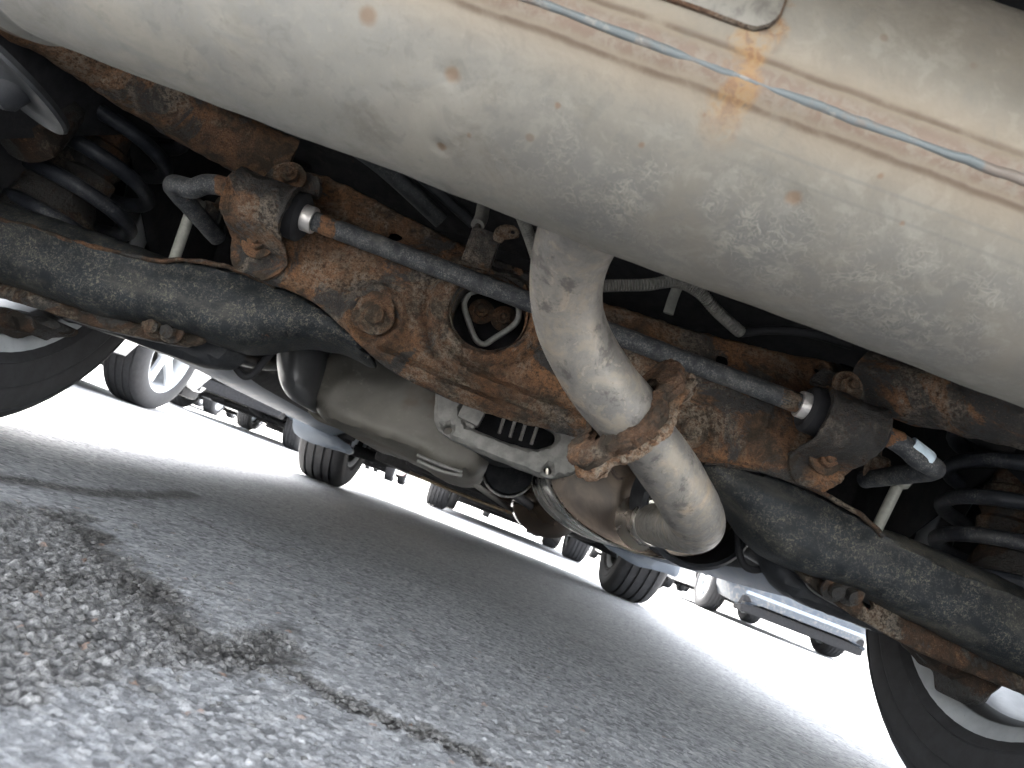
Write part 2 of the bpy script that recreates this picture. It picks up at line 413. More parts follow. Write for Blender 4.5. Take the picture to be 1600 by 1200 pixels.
def muffler_mat():
    t = NT('aluminised_muffler_steel'); uv = t.sep(t.tc.outputs['UV']); U, W = uv[0], uv[1]   # U metres along the drum, W metres round it from the seam
    co = t.co
    big = t.noise(5.5, 4, .6, .4); mid = t.noise(26, 6, .65, .6); fine = t.noise(150, 6, .7, .4); grit = t.noise(520, 4, .7)
    c = t.mix(t.ramp(big, .35, .65), (0.188, 0.1814, 0.1609), (0.2257, 0.2085, 0.1746))
    c = t.mix(t.ramp(mid, .44, .60, 0, .95), c, (0.1763, 0.1699, 0.1525))
    c = t.mix(t.ramp(fine, .52, .70, 0, .45), c, (0.2586, 0.2418, 0.202))
    c = t.mix(t.ramp(grit, .56, .70, 0, .5), c, (0.1586, 0.1425, 0.1104))
    film_or_shade = t.math('MULTIPLY', t.ramp(t.math('ADD', U, t.math('MULTIPLY', t.math('SUBTRACT', t.noise(5, 5, .65, .4, off=(6, 2, 1)), .5), .45)), -.26, .16), .72); c = t.mix(film_or_shade, c, (.118, .104, .081))   # darker towards the right end, painted to even out the light along the drum
    # dried splash marks: pale rings, thickest low on the front face
    def curl(sc, wd, o): return t.ramp(t.math('ABSOLUTE', t.math('SUBTRACT', t.noise(sc, 2, .5, .9, off=o), .5)), wd, wd * .35)
    rm = curl(95, .030, (1, 2, 3)); rm2 = curl(170, .034, (5, 1, 0))
    zone = t.math('MULTIPLY', t.math('MULTIPLY', t.ramp(W, .020, .070), t.ramp(W, .135, .105)), t.math('MULTIPLY', t.ramp(U, -.13, .02), t.ramp(U, .36, .16)))
    zone = t.math('MULTIPLY', zone, t.ramp(t.noise(14, 5, .6, .5, off=(3, 1, 0)), .40, .62))
    c = t.mix(t.math('MULTIPLY', zone, .6), c, (0.1067, 0.1061, 0.1011))
    mk_ = t.math('MULTIPLY', t.math('MULTIPLY', t.math('MAXIMUM', rm, rm2), .75), t.math('MULTIPLY', zone, t.ramp(t.noise(60, 6, .7, .8), .40, .58)))
    mot = t.noise(70, 5, .65, .5, off=(2, 5, 1)); c = t.mix(t.ramp(mot, .52, .64, 0, .5), c, (0.1853, 0.1745, 0.1472)); c = t.mix(t.ramp(mot, .46, .36, 0, .35), c, (0.1085, 0.1044, 0.09221))
    c = t.mix(t.math('MULTIPLY', mk_, .8), c, (0.2396, 0.2236, 0.182))
    # heat tint and brown creep beside the lock seam
    aw = t.math('ABSOLUTE', W)
    wob = t.math('ADD', aw, t.math('MULTIPLY', t.math('SUBTRACT', t.noise(22, 5, .6), .5), .005))
    c = t.mix(t.math('MULTIPLY', t.ramp(wob, .034, .006), .62), c, (0.1718, 0.1298, 0.08412))
    band = t.math('MULTIPLY', t.ramp(wob, .0080, .0098), t.ramp(wob, .0132, .0102)); c = t.mix(t.math('MULTIPLY', t.math('MULTIPLY', band, t.ramp(mid, .25, .55)), .8), c, (0.06328, 0.03858, 0.02104))
    c = t.mix(t.math('MULTIPLY', t.ramp(wob, .0095, .004), .85), c, t.mix(t.ramp(fine, .42, .6), (0.104, 0.06841, 0.04692), (0.1401, 0.1141, 0.08737)))
    # two fine scored lines below the seam
    for k, w0 in enumerate((.0235, .0335)):
        dl = t.math('ABSOLUTE', t.math('SUBTRACT', W, w0)); c = t.mix(t.math('MULTIPLY', t.math('MULTIPLY', t.ramp(dl, .0012, .0004), .5), t.ramp(U, .03, .08)), c, (0.1175, 0.1096, 0.09303))
    # rust run below the corner of the hanger plate
    run = t.math('MULTIPLY', t.ramp(t.math('ABSOLUTE', t.math('ADD', t.math('SUBTRACT', U, MUF_RUN), t.math('MULTIPLY', t.math('SUBTRACT', t.noise(48, 5, .7, .6), .5), .040))), .011, .001), t.math('MULTIPLY', t.ramp(W, -.045, -.036), t.ramp(W, .040, -.004)))
    c = t.mix(t.math('MULTIPLY', t.math('MULTIPLY', run, t.ramp(fine, .30, .52)), .8), c, t.mix(t.ramp(fine, .4, .62), (0.2441, 0.1403, 0.04449), (0.1356, 0.06138, 0.02184)))
    # a handful of brown pits
    for (u0, w0, r0) in MUF_SPOTS:
        du = t.math('SUBTRACT', U, u0); dw = t.math('SUBTRACT', W, w0)
        d = t.math('SQRT', t.math('ADD', t.math('MULTIPLY', du, du), t.math('MULTIPLY', dw, dw)))
        d = t.math('ADD', d, t.math('MULTIPLY', t.math('SUBTRACT', fine, .5), .004))
        c = t.mix(t.math('MULTIPLY', t.ramp(d, r0, r0 * .35), .75), c, (0.1356, 0.08593, 0.05015))
    stn = t.math('MULTIPLY', t.ramp(t.noise(16, 6, .7, .8, off=(4, 8, 2), stretch=(1, 1, .6)), .54, .68), t.ramp(fine, .3, .55)); c = t.mix(t.math('MULTIPLY', stn, .6), c, (0.1186, 0.107, 0.0856)); pits = t.math('MULTIPLY', t.ramp(t.voro(30), .085, .05), t.ramp(t.noise(9, 2, off=(9, 9, 9)), .5, .56)); c = t.mix(t.math('MULTIPLY', pits, .7), c, (0.1175, 0.08769, 0.06067))
    t.set('Base Color', c).set('Metallic', .18).set('Roughness', t.ramp(fine, .3, .7, .48, .62))
    t.bump(t.math('ADD', t.math('MULTIPLY', mid, .6), t.math('ADD', t.math('MULTIPLY', fine, .3), t.math('MULTIPLY', mk_, .5))), .4, .002)
    return t.m
def pipe_mat(name='stained_exhaust_steel', warm=1.0, shine=.3):
    t = NT(name); mid = t.noise(24, 6, .65, .9); fine = t.noise(130, 6, .7, .5); strk = t.noise(34, 5, .65, .4, stretch=(1, 1, .25)); grit = t.noise(480, 4, .75)
    c = t.mix(t.ramp(mid, .35, .66), (.135, .127, .116), (.190, .174, .150))
    c = t.mix(t.math('MULTIPLY', t.ramp(strk, .52, .66), .7), c, (.120, .114, .106))
    c = t.mix(t.math('MULTIPLY', t.ramp(mid, .55, .72), .8 * warm), c, (.285, .225, .16))
    c = t.mix(t.math('MULTIPLY', t.ramp(fine, .54, .68), .65), c, (.295, .26, .21))
    c = t.mix(t.math('MULTIPLY', t.ramp(grit, .58, .70), .7), c, (.12, .10, .08))
    blot = t.noise(40, 7, .74, .35, off=(1, 2, 3)); c = t.mix(t.ramp(blot, .53, .60, 0, .65), c, (.215, .185, .143)); c = t.mix(t.ramp(blot, .48, .38, 0, .75), c, (.066, .060, .054))
    t.set('Base Color', c).set('Metallic', shine).set('Roughness', t.ramp(fine, .35, .65, .46, .70))
    t.bump(t.math('ADD', mid, t.math('MULTIPLY', fine, .7)), .4, .0016); return t.m
M['pipe'] = pipe_mat()
M['resonator'] = plain('bright_stainless', (.60, .57, .52), .27, .9, .08, 18, .08)
def res_cap():
    t = NT('heat_browned_stainless'); n = t.noise(14, 5, .6, 1.2); c = t.mix(t.ramp(n, .35, .68), (.035, .025, .018), (.075, .053, .036)); c = t.mix(t.ramp(n, .60, .66), c, (.02, .011, .008))
    t.set('Base Color', c).set('Metallic', .5).set('Roughness', .22); return t.m
M['res_cap'] = res_cap()
def tank_mat():
    t = NT('dusty_tank_shield'); big = t.noise(7, 5, .6, .5); fine = t.noise(90, 6, .7); c = t.mix(t.ramp(big, .3, .7), (.082, .076, .064), (.140, .130, .110))
    c = t.mix(t.ramp(fine, .55, .72, 0, .5), c, (.185, .172, .146)); c = t.mix(t.ramp(t.noise(6, 5), .50, .60, 0, .75), c, (.085, .060, .040))
    t.set('Base Color', c).set('Metallic', .25).set('Roughness', .5); t.bump(t.math('ADD', big, t.math('MULTIPLY', fine, .3)), .25, .003); return t.m
M['tank'] = tank_mat()
def floor_mat():
    t = NT('waxed_floor_pan'); n = t.noise(9, 6, .65, 2.0, stretch=(1, .35, 1)); f = t.noise(40, 5, .6)
    c = t.mix(t.ramp(n, .35, .65), (.06, .048, .036), (.30, .235, .155)); c = t.mix(t.ramp(f, .58, .7, 0, .7), c, (.28, .13, .055))
    t.set('Base Color', c).set('Roughness', .6); t.bump(n, .5, .006); return t.m
M['floor'] = floor_mat()
def paint_mat(name, col, coat=.6):
    t = NT(name); n = t.noise(60, 4, .6); g = t.sep(t.co)[2]
    dirt = t.math('MULTIPLY', t.ramp(t.noise(22, 5, .7), .48, .68), t.ramp(g, .55, .2))
    c = t.mix(t.math('MULTIPLY', dirt, .55), col, (.24, .215, .18))
    t.set('Base Color', c).set('Metallic', .35).set('Roughness', t.ramp(dirt, 0, 1, .28, .7)).set('Coat Weight', coat).set('Coat Roughness', .06); return t.m
PAINT = {'steel_blue': paint_mat('steel_blue_paint', (.085, .115, .155)), 'white': paint_mat('white_paint', (.74, .75, .76)), 'silver': paint_mat('silver_blue_paint', (.17, .21, .26)),
         'grey': paint_mat('graphite_paint', (.09, .095, .10)), 'red': paint_mat('dark_red_paint', (.20, .02, .025)), 'slate': paint_mat('slate_paint', (.030, .040, .055), .2), 'black': paint_mat('black_paint', (.02, .021, .024))}
# ------------------------------------------------------------------ ground: one sheet, graded grid, real aggregate relief near the camera
def grade(lo, hi, step, out_lo, out_hi, g):
    a = list(np.arange(lo, hi, step)); s = step; v = a[-1]
    while v < out_hi: s *= g; v += s; a.append(v)
    s = step; v = lo; b = []
    while v > out_lo: s *= g; v -= s; b.append(v)
    return np.array(b[::-1] + a)
def hash2(i, j, k):
    h = (i.astype(np.int64) * 374761393 + j.astype(np.int64) * 668265263 + k * 2147483647) & 0xffffffff
    h = ((h ^ (h >> 13)) * 1274126177) & 0xffffffff; h = (h ^ (h >> 16)) & 0xffffffff
    return h / 4294967296.0
def cells(x, y, size, k):
    """distance to nearest stone centre, second distance, stone id hash"""
    X, Y = x / size, y / size; ix, iy = np.floor(X), np.floor(Y); f1 = np.full(x.shape, 9.0); f2 = f1.copy(); h = np.zeros(x.shape)
    for a in (-1, 0, 1):
        for b in (-1, 0, 1):
            cx, cy0 = ix + a, iy + b; d = np.hypot(cx + .1 + .8 * hash2(cx, cy0, k) - X, cy0 + .1 + .8 * hash2(cx, cy0, k + 1) - Y)
            nearer = d < f1; f2 = np.where(nearer, f1, np.minimum(f2, d)); h = np.where(nearer, hash2(cx, cy0, k + 2), h); f1 = np.where(nearer, d, f1)
    return f1, f2, h
def vnoise(x, y, size, k):
    X, Y = x / size, y / size; i, j = np.floor(X), np.floor(Y); u, v = X - i, Y - j; u = u*u*(3-2*u); v = v*v*(3-2*v)
    return (hash2(i, j, k)*(1-u) + hash2(i+1, j, k)*u)*(1-v) + (hash2(i, j+1, k)*(1-u) + hash2(i+1, j+1, k)*u)*v
gx = grade(-.36, .28, .0017, -700, 700, 1.028); gy = grade(.21, .52, .0015, -400, 1500, 1.0125)
X, Y = np.meshgrid(gx, gy); x, y = X.ravel(), Y.ravel(); dist = np.hypot(x, y)
near = np.clip(1.6 - dist / 1.1, 0, 1)
def gpoly(P): return [on_ground(*p)[:2] for p in P]
ER = gpoly([(-60, 800), (60, 792), (140, 800), (190, 868), (262, 915), (300, 975), (360, 990), (430, 985), (468, 1015), (430, 1045), (400, 1062), (330, 1032), (250, 1045), (110, 1075), (-60, 1095)])
P2 = np.stack([x, y], 1); sel = dist < 4
wear = np.zeros(len(x)); ps = P2[sel]
wob = .034 * (vnoise(ps[:, 0], ps[:, 1], .03, 41) - .5) + .022 * (vnoise(ps[:, 0], ps[:, 1], .010, 43) - .5)
dE = dist_poly(ps, ER) * np.where(inside(ps, ER), -1, 1) + wob
w1 = np.clip(.62 - dE / .030, 0, 1)
def crack(P, wid):
    g = gpoly(P); return np.clip(1.25 - (dist_poly(ps, g, False) + wob * .5) / wid, 0, 1)
w2 = crack([(395, 1040), (455, 1045), (520, 1085), (600, 1118), (680, 1150), (770, 1190), (840, 1230)], .016) * (.85 + .28 * vnoise(ps[:, 0], ps[:, 1], .02, 45))
w3 = np.maximum(crack([(-60, 735), (60, 752), (150, 768), (230, 774), (300, 770)], .020) * .8, crack([(300, 805), (345, 830), (420, 858)], .008) * .8)
w4 = np.maximum(crack([(640, 930), (700, 940)], .01) * .3, crack([(800, 1140), (860, 1150)], .012) * .5)
w5 = .55 * np.clip((vnoise(ps[:, 0], ps[:, 1], .13, 47) - .62) * 5, 0, 1)
stain = np.zeros(len(x))
s1 = crack([(120, 810), (180, 862), (225, 905), (262, 940), (300, 985), (345, 1012), (400, 1022), (450, 1030)], .030) * (.45 + .55 * vnoise(ps[:, 0], ps[:, 1], .022, 61))
s2 = crack([(395, 1035), (455, 1045), (520, 1085), (600, 1118), (680, 1150), (770, 1190), (840, 1230)], .015) * (.6 + .4 * vnoise(ps[:, 0], ps[:, 1], .018, 63))
s3 = crack([(-60, 738), (60, 754), (150, 770), (240, 776), (300, 772)], .035) * .5
s4 = crack([(405, 1012), (432, 985), (452, 980), (470, 1000)], .012) * .5
s5 = crack([(40, 905), (120, 890), (180, 900)], .018) * .5
stain[sel] = np.clip(np.maximum.reduce([s1, s2, s3, s4, s5]) , 0, 1)
wear[sel] = np.clip(np.maximum.reduce([w1, w2, w3, w4, w5 * .5]), 0, 1)
f1, f2, h1 = cells(x, y, .0046, 11); g1, g2, h2 = cells(x + .3 * .002, y, .0078, 23); e1, e2, h3 = cells(x, y, .0034, 31)
stone = np.clip((f2 - f1) * 2.2, 0, 1); big = np.clip((g2 - g1) * 1.8, 0, 1) * (h2 > .45)
flush = .0011 * stone * (.35 + .65 * h1) + .0006 * np.clip((e2 - e1) * 2, 0, 1)
rough_h = -.0045 + .0034 * big * (.4 + .6 * h2) + .0024 * stone * (h1) + .0012 * np.clip((e2 - e1) * 2, 0, 1)
z = flush * (1 - wear) + rough_h * wear
z += .004 * (vnoise(x, y, .35, 51) - .5) + .0018 * (vnoise(x, y, .06, 53) - .5)
z = (z - .001) * near - (1 - near) * .0003
tint = np.where(wear > .5, .45 + .75 * np.where(h2 > .45, h2, h1), .72 + .50 * h1)
tint = 1 + (tint - 1) * np.clip(near * 1.5, 0, 1)
warm = (h1 > .9975) * near
nx, ny = len(gx), len(gy)
V = np.stack([x, y, z], 1).astype(np.float32)
ii, jj = np.meshgrid(np.arange(nx - 1), np.arange(ny - 1)); a0 = (jj * nx + ii).ravel()
Q = np.stack([a0, a0 + 1, a0 + 1 + nx, a0 + nx], 1).astype(np.int32)
gme = bpy.data.meshes.new('ground'); gme.vertices.add(len(V)); gme.vertices.foreach_set('co', V.ravel())
gme.loops.add(Q.size); gme.loops.foreach_set('vertex_index', Q.ravel()); gme.polygons.add(len(Q))
gme.polygons.foreach_set('loop_start', np.arange(0, Q.size, 4, dtype=np.int32)); gme.polygons.foreach_set('use_smooth', np.ones(len(Q), bool))
for nm, arr in (('tint', tint), ('wear', wear), ('warm', warm), ('stain', stain)):
    at_ = gme.attributes.new(nm, 'FLOAT', 'POINT'); at_.data.foreach_set('value', arr.astype(np.float32))
gme.update(calc_edges=True)
def ground_mat():
    t = NT('worn_asphalt'); ti = t.attr('tint').outputs['Fac']; we = t.attr('wear').outputs['Fac']; wa = t.attr('warm').outputs['Fac']
    big = t.noise(1.3, 5, .6, .4); mid = t.noise(13, 5, .65, .3); sp = t.noise(230, 5, .75); fine = t.noise(700, 3, .7); v = t.voro(150, 'F1', 'Color')
    c = t.mix(t.ramp(big, .3, .7), (.345, .347, .348), (.41, .41, .406))
    c = t.mix(t.ramp(mid, .3, .7, 0, .35), c, (.26, .26, .255))
    c = t.mix(t.ramp(sp, .52, .66, 0, .65), c, (.53, .525, .51)); c = t.mix(t.ramp(sp, .46, .32, 0, .7), c, (.12, .12, .122))
    c = t.mix(t.ramp(fine, .3, .5, .35, 0), c, (.09, .092, .097)); sv = t.sep(v); c = t.mix(t.ramp(sv[0], .62, .95, 0, .6), c, (.13, .13, .131)); c = t.mix(t.ramp(sv[1], .68, .95, 0, .6), c, (.56, .55, .535))
    c = t.mix(t.math('MULTIPLY', t.ramp(we, .1, .8), .75), c, t.mix(t.ramp(sp, .42, .62), (.085, .080, .074), (.31, .295, .27)))
    c = t.mix(t.math('MULTIPLY', t.ramp(t.attr('stain').outputs['Fac'], .05, .8), .8), c, t.mix(t.ramp(sp, .45, .66), (.045, .041, .037), (.15, .138, .12)))
    n = t.n.new('ShaderNodeVectorMath'); n.operation = 'SCALE'; t.l.new(c, n.inputs[0]); t.l.new(ti, n.inputs['Scale']); c = n.outputs[0]
    c = t.mix(t.math('MULTIPLY', wa, .6), c, (.38, .22, .14))
    t.set('Base Color', c).set('Roughness', t.ramp(sp, .3, .7, .72, .9)).set('Specular IOR Level', .35)
    t.bump(t.math('ADD', sp, t.math('MULTIPLY', fine, .5)), .6, .0022); return t.m
gme.materials.append(ground_mat())
ground = link('ground', gme); ground['kind'] = 'structure'

# loose grit lying in the broken strip
Vs, Fs = [], []
gl = np.array(ER)
for k in range(520):
    if k < 380:
        p = gl[rng.integers(len(gl))] * rng.uniform(.0, 1) + gl[rng.integers(len(gl))] ; p = gl.mean(0) + rng.normal(0, 1, 2) * gl.std(0) * .95
    else:
        q = gpoly([(395 + (k - 380) * 2.6, 1040 + (k - 380) * 1.02)])[0]; p = q + rng.normal(0, .008, 2)
    s = rng.uniform(.0008, .0024) * (1.5 if rng.random() < .1 else 1); dirs = rng.normal(0, 1, (3, 3)); c0 = np.array([p[0], p[1], s * .25 - .001]); b = len(Vs)
    for d in ((1,0,0),(-1,0,0),(0,1,0),(0,-1,0),(0,0,1),(0,0,-1),(.7,.7,.3),(-.7,.6,-.3)):
        u = np.array(d, float) + rng.normal(0, .22, 3); Vs.append(c0 + u * s * np.array([1.25, 1.0, .7]))
    Fs += [tuple(b + i for i in f) for f in ((0,6,4),(6,2,4),(2,7,4),(7,1,4),(1,3,4),(3,0,4),(6,0,5),(2,6,5),(7,2,5),(1,7,5),(3,1,5),(0,3,5))]
gr = mk('grit', Vs, Fs, plain('grey_grit', (.125, .12, .112), .85, 0, .5, 300, .2), smooth=False)
gr['kind'] = 'stuff'; gr['label'] = 'loose grey grit scattered in the broken strip of asphalt'

# ------------------------------------------------------------------ car shells
def interp(tab, y):
    ys = [q[0] for q in tab]; return [float(np.interp(y, ys, [q[i] for q in tab])) for i in range(1, len(tab[0]))]
#        y     half width, sill, floor, roof, roof half width
TAB = [(.06, .70, .44, .46, .74, .60), (.09, .80, .41, .44, .80, .70), (.16, .87, .38, .46, 1.02, .74), (.22, .89, .37, .62, 1.25, .70), (.34, .90, .36, .64, 1.58, .60), (.55, .905, .34, .64, 1.66, .60),
       (.95, .91, .28, .64, 1.69, .60), (1.22, .91, .225, .56, 1.70, .60), (1.36, .91, .220, .40, 1.70, .60), (1.9, .91, .215, .34, 1.71, .60), (2.4, .91, .215, .34, 1.70, .60), (2.85, .91, .215, .35, 1.63, .58), (3.15, .91, .22, .42, 1.42, .62),
       (3.5, .91, .23, .50, 1.13, .68), (3.7, .905, .23, .48, 1.07, .70), (4.1, .88, .22, .34, 1.00, .68), (4.35, .82, .20, .22, .90, .62), (4.47, .72, .21, .23, .78, .56), (4.52, .60, .25, .27, .64, .50)]
def section(y):
    w, zs, zf, rf, wr = interp(TAB, y); belt = min(.98, rf - .12)
    return [(0, zf), (.60, zf), (.665, zs + (zf - zs) * .25), (.735, zs), (w - .075, zs + .012), (w - .012, min(zs + .13, zs + (belt - zs) * .3)), (w, min(zs + .24, zs + (belt - zs) * .55)), (w, min(zs + .24, zs + (belt - zs) * .55) * .4 + belt * .6), (w - .025, belt), (wr + .05, rf - .075), (wr - .10, rf - .012), (0, rf)]
def shell_mesh():
    ys = sorted(set([q[0] for q in TAB] + [.43, .72, 1.10, 1.6, 2.15, 2.62, 3.0, 3.32, 3.9, 4.22])); V, F, MI = [], [], []
    n = len(section(1)); ring = 2 * n - 2
    for y in ys:
        s = section(y); V += [(px_, y, pz_) for px_, pz_ in s] + [(-px_, y, pz_) for px_, pz_ in s[-2:0:-1]]
    for i in range(len(ys) - 1):
        for k in range(ring):
            k2 = (k + 1) % ring; F.append((i*ring + k, i*ring + k2, (i+1)*ring + k2, (i+1)*ring + k))
            kk = k if k < n - 1 else 2 * n - 3 - k
            MI.append(1 if kk <= 1 else 2 if kk == 2 else 0)
    F.append(tuple(range(ring))[::-1]); MI.append(0); F.append(tuple(range((len(ys)-1)*ring, len(ys)*ring))); MI.append(0)
    return V, F, MI
def car_shell(paint, under):
    V, F, MI = shell_mesh()
    o = mk('tmp_shell', V, F, mats=[paint, under, M['sill']], midx=MI)
    bm = bmesh.new(); bm.from_mesh(o.data); bmesh.ops.recalc_face_normals(bm, faces=bm.faces); bm.to_mesh(o.data); bm.free()
    cut = []
    for yw in (.93, 3.552):
        for s in (-1, 1):
            v, f = lathe_geo([(.385, -.24), (.385, .24)], (s * .845, yw, .36), (1, 0, 0), 40)
            c = mk('tmp_cut', v, f, mats=[paint, under, M['sill']], midx=[1] * len(f)); cut.append(c)
            b = bmesh.new(); b.from_mesh(c.data); bmesh.ops.recalc_face_normals(b, faces=b.faces); b.to_mesh(c.data); b.free()
            md = o.modifiers.new('b', 'BOOLEAN'); md.operation = 'DIFFERENCE'; md.object = c; md.solver = 'EXACT'
    dg = bpy.context.evaluated_depsgraph_get(); me = bpy.data.meshes.new_from_object(o.evaluated_get(dg)); me.name = 'body'
    for q in [o] + cut: bpy.data.objects.remove(q)
    me.polygons.foreach_set('use_smooth', [True] * len(me.polygons)); me.set_sharp_from_angle(angle=math.radians(32))
    return me
def pane(name, y0, y1, side, mat, parent):
    """side glass between two stations, 4 mm proud of the door"""
    V = []; N = 6
    for q in (0.006, -.008):
        for k in range(N + 1):
            y = y0 + (y1 - y0) * k / N; s = section(y); a, b = np.array(s[8]), np.array(s[9])
            for t in (.12, .9):
                p = a + (b - a) * t; V.append((side * (p[0] + q), y, p[1] + q * .3))
    F = []; m_ = 2 * (N + 1)
    for k in range(N): F += [(2*k, 2*k+1, 2*k+3, 2*k+2), (m_+2*k, m_+2*k+2, m_+2*k+3, m_+2*k+1), (2*k, 2*k+2, m_+2*k+2, m_+2*k), (2*k+1, m_+2*k+1, m_+2*k+3, 2*k+3)]
    F += [(0, m_, m_+1, 1), (2*N, 2*N+1, m_+2*N+1, m_+2*N)]
    return mk(name, V, F, mat, parent, angle=40)
def screen(name, y0, y1, mat, parent):
    V = []; N = 5
    for q in (0.007, -.008):
        for k in range(N + 1):
            y = y0 + (y1 - y0) * k / N; s = section(y)
            for xx in (-1, -.5, 0, .5, 1):
                V.append((xx * (s[10][0] - .01), y, s[10][1] + (s[11][1] - s[10][1]) * (1 - abs(xx)) + q))
    F = []; m_ = 5 * (N + 1)
    for k in range(N):
        for j in range(4):
            a = 5*k + j; F += [(a, a+1, a+6, a+5), (m_+a, m_+a+5, m_+a+6, m_+a+1)]
    return mk(name, V, F, mat, parent, angle=40)

# wheel ------------------------------------------------------------ local frame: axis +X = outer face
def wheel_meshes():
    R = .345; g = []
    prof = [(.226, -.098), (.236, -.106), (.243, -.1105), (.246, -.1075), (.262, -.112), (.278, -.1145), (.281, -.1130), (.285, -.1150), (.302, -.1135), (.314, -.1105), (.316, -.1125), (.320, -.1105), (.331, -.101), (.337, -.0945), (.341, -.088)]
    for a in (-.062, -.022, .022, .062): prof += [(R - .001, a - .0062), (R - .0095, a - .0042), (R - .0095, a + .0042), (R - .001, a + .0062)]
    prof += [(.340, .090), (.331, .101), (.316, .110), (.292, .114), (.262, .112), (.238, .106), (.226, .098)]
    V, F = lathe_geo(prof, (0, 0, 0), (1, 0, 0), 72, True)
    V = [np.array((v[0], v[1], max(v[2], -R + .0015))) for v in V]
    T = mk('t', V, F, M['tread'], angle=32)
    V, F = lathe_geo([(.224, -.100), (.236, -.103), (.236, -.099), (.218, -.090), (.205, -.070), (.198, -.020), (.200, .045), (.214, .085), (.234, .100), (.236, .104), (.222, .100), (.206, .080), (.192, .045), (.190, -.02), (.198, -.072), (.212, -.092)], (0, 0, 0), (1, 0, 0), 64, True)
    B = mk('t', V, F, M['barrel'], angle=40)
    sp = []
    for k in range(5):                       # one spoke: tapering twin-edge bar
        a = 2 * PI * k / 5 + .3; ca, sa = math.cos(a), math.sin(a); v = []
        for (r, hw, x0, x1) in ((.045, .030, .048, .078), (.10, .026, .055, .086), (.16, .028, .066, .094), (.206, .040, .074, .098)):
            for (s, xx) in ((-1, x0), (-1, x1 - .008), (-.7, x1), (.7, x1), (1, x1 - .008), (1, x0)):
                t = s * hw; v.append((xx, r * ca - t * sa, r * sa + t * ca))
        f = []
        for i in range(3):
            for j in range(6): j2 = (j + 1) % 6; f.append((i*6 + j, i*6 + j2, i*6 + 6 + j2, i*6 + 6 + j))
        f += [tuple(range(6))[::-1], tuple(range(18, 24))]
        sp.append(mk('t', v, f, M['wheel_silver'], angle=30))
    H = mk('t', *lathe_geo([(.0, .088), (.026, .088), (.030, .084), (.058, .080), (.066, .066), (.066, .040), (.0, .040)], (0, 0, 0), (1, 0, 0), 32), M['wheel_silver'], angle=40)
    D = mk('t', *lathe_geo([(.05, -.02), (.145, -.02), (.148, -.014), (.148, .002), (.145, .008), (.075, .008), (.07, .04), (.0, .04)], (0, 0, 0), (1, 0, 0), 40), M['brake'], angle=40)
    out = dict(tyre=T.data, rim=B.data, spoke=[s.data for s in sp], hub=H.data, disc=D.data)
    for o in [T, B, H, D] + sp: bpy.data.objects.remove(o)
    return out
WM = wheel_meshes()
def wheel(parent, x, y, spin=0.0, disc=True):
    s = 1 if x > 0 else -1
    w = empty('wheel', (x, y, .345), 0, parent); w.scale = (1, 1, 1)
    w.rotation_euler = (0, 0, 0 if s > 0 else PI)
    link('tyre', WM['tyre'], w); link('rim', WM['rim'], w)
    for me in WM['spoke']:
        o = link('spoke', me, w); o.rotation_euler = (spin, 0, 0)
    link('hub', WM['hub'], w)
    if disc: link('brake_disc', WM['disc'], w)
    return w

# ------------------------------------------------------------------ the car overhead
car = empty('car'); tag(car, 'rusty steel blue crossover directly overhead, seen from beneath its rear end', 'car')
link('body', car_shell(PAINT['steel_blue'], M['under']), car)
for s in (-1, 1):
    pane('window', .45, 1.25, s, M['glass'], car); pane('window', 1.32, 2.1, s, M['glass'], car); pane('window', 2.18, 2.9, s, M['glass'], car)
    box('tail_lamp', (s * .80, .20, .95), (.16, .1, .26), M['lamp'], car, bev=.02)
    w_ = wheel(car, s * .79, .93, .2 * s); wheel(car, s * .79, 3.552, .5)
    V, F = [], []
    for h_ in (-.078, -.072):
        for k in range(49):
            th = 2 * PI * k / 48; r_ = .197 if math.sin(th) > -.15 else .142
            V += [(h_, .03 * math.cos(th), .03 * math.sin(th)), (h_ + .004, r_ * .7 * math.cos(th), r_ * .7 * math.sin(th)), (h_ + .018, r_ * math.cos(th), r_ * math.sin(th))]
    for k in range(48):
        for j in (0, 1): F += [(3*k + j, 3*k + 3 + j, 3*k + 4 + j, 3*k + 1 + j), (147 + 3*k + j, 147 + 3*k + 1 + j, 147 + 3*k + 4 + j, 147 + 3*k + 3 + j)]
        F.append((3*k + 2, 3*k + 5, 147 + 3*k + 5, 147 + 3*k + 2))
    mk('backing_plate', V, F, M['under'], w_, angle=40)
screen('windscreen', 2.9, 3.42, M['glass'], car); screen('rear_window', .175, .32, M['glass'], car)
box('floor_pan', (0, 2.2, .325), (1.2, 1.6, .02), M['floor'], car, bev=.006)
for s in (-1, 1):
    for yw in (.93, 3.552):                                # wheel-house liner: inner wall above the axle and a curved roof
        V, F = [], []
        for (x_, n_) in ((.645, 0), (.655, 1), (.90, 2)):
            for k in range(25):
                th = -.35 + (PI + .7) * k / 24; V.append((s * x_, yw + .375 * math.cos(th), .36 + .375 * math.sin(th)))
        V += [(s * .645, yw, .46)]
        for i in range(2):
            for k in range(24): F.append((i*25 + k, i*25 + k + 1, i*25 + 26 + k, i*25 + 25 + k))
        for k in range(24): F.append((75, k, k + 1))
        o = mk('wheel_liner', V, F, M['under'], car, angle=40)
        md = o.modifiers.new('thick', 'SOLIDIFY'); md.thickness = .004

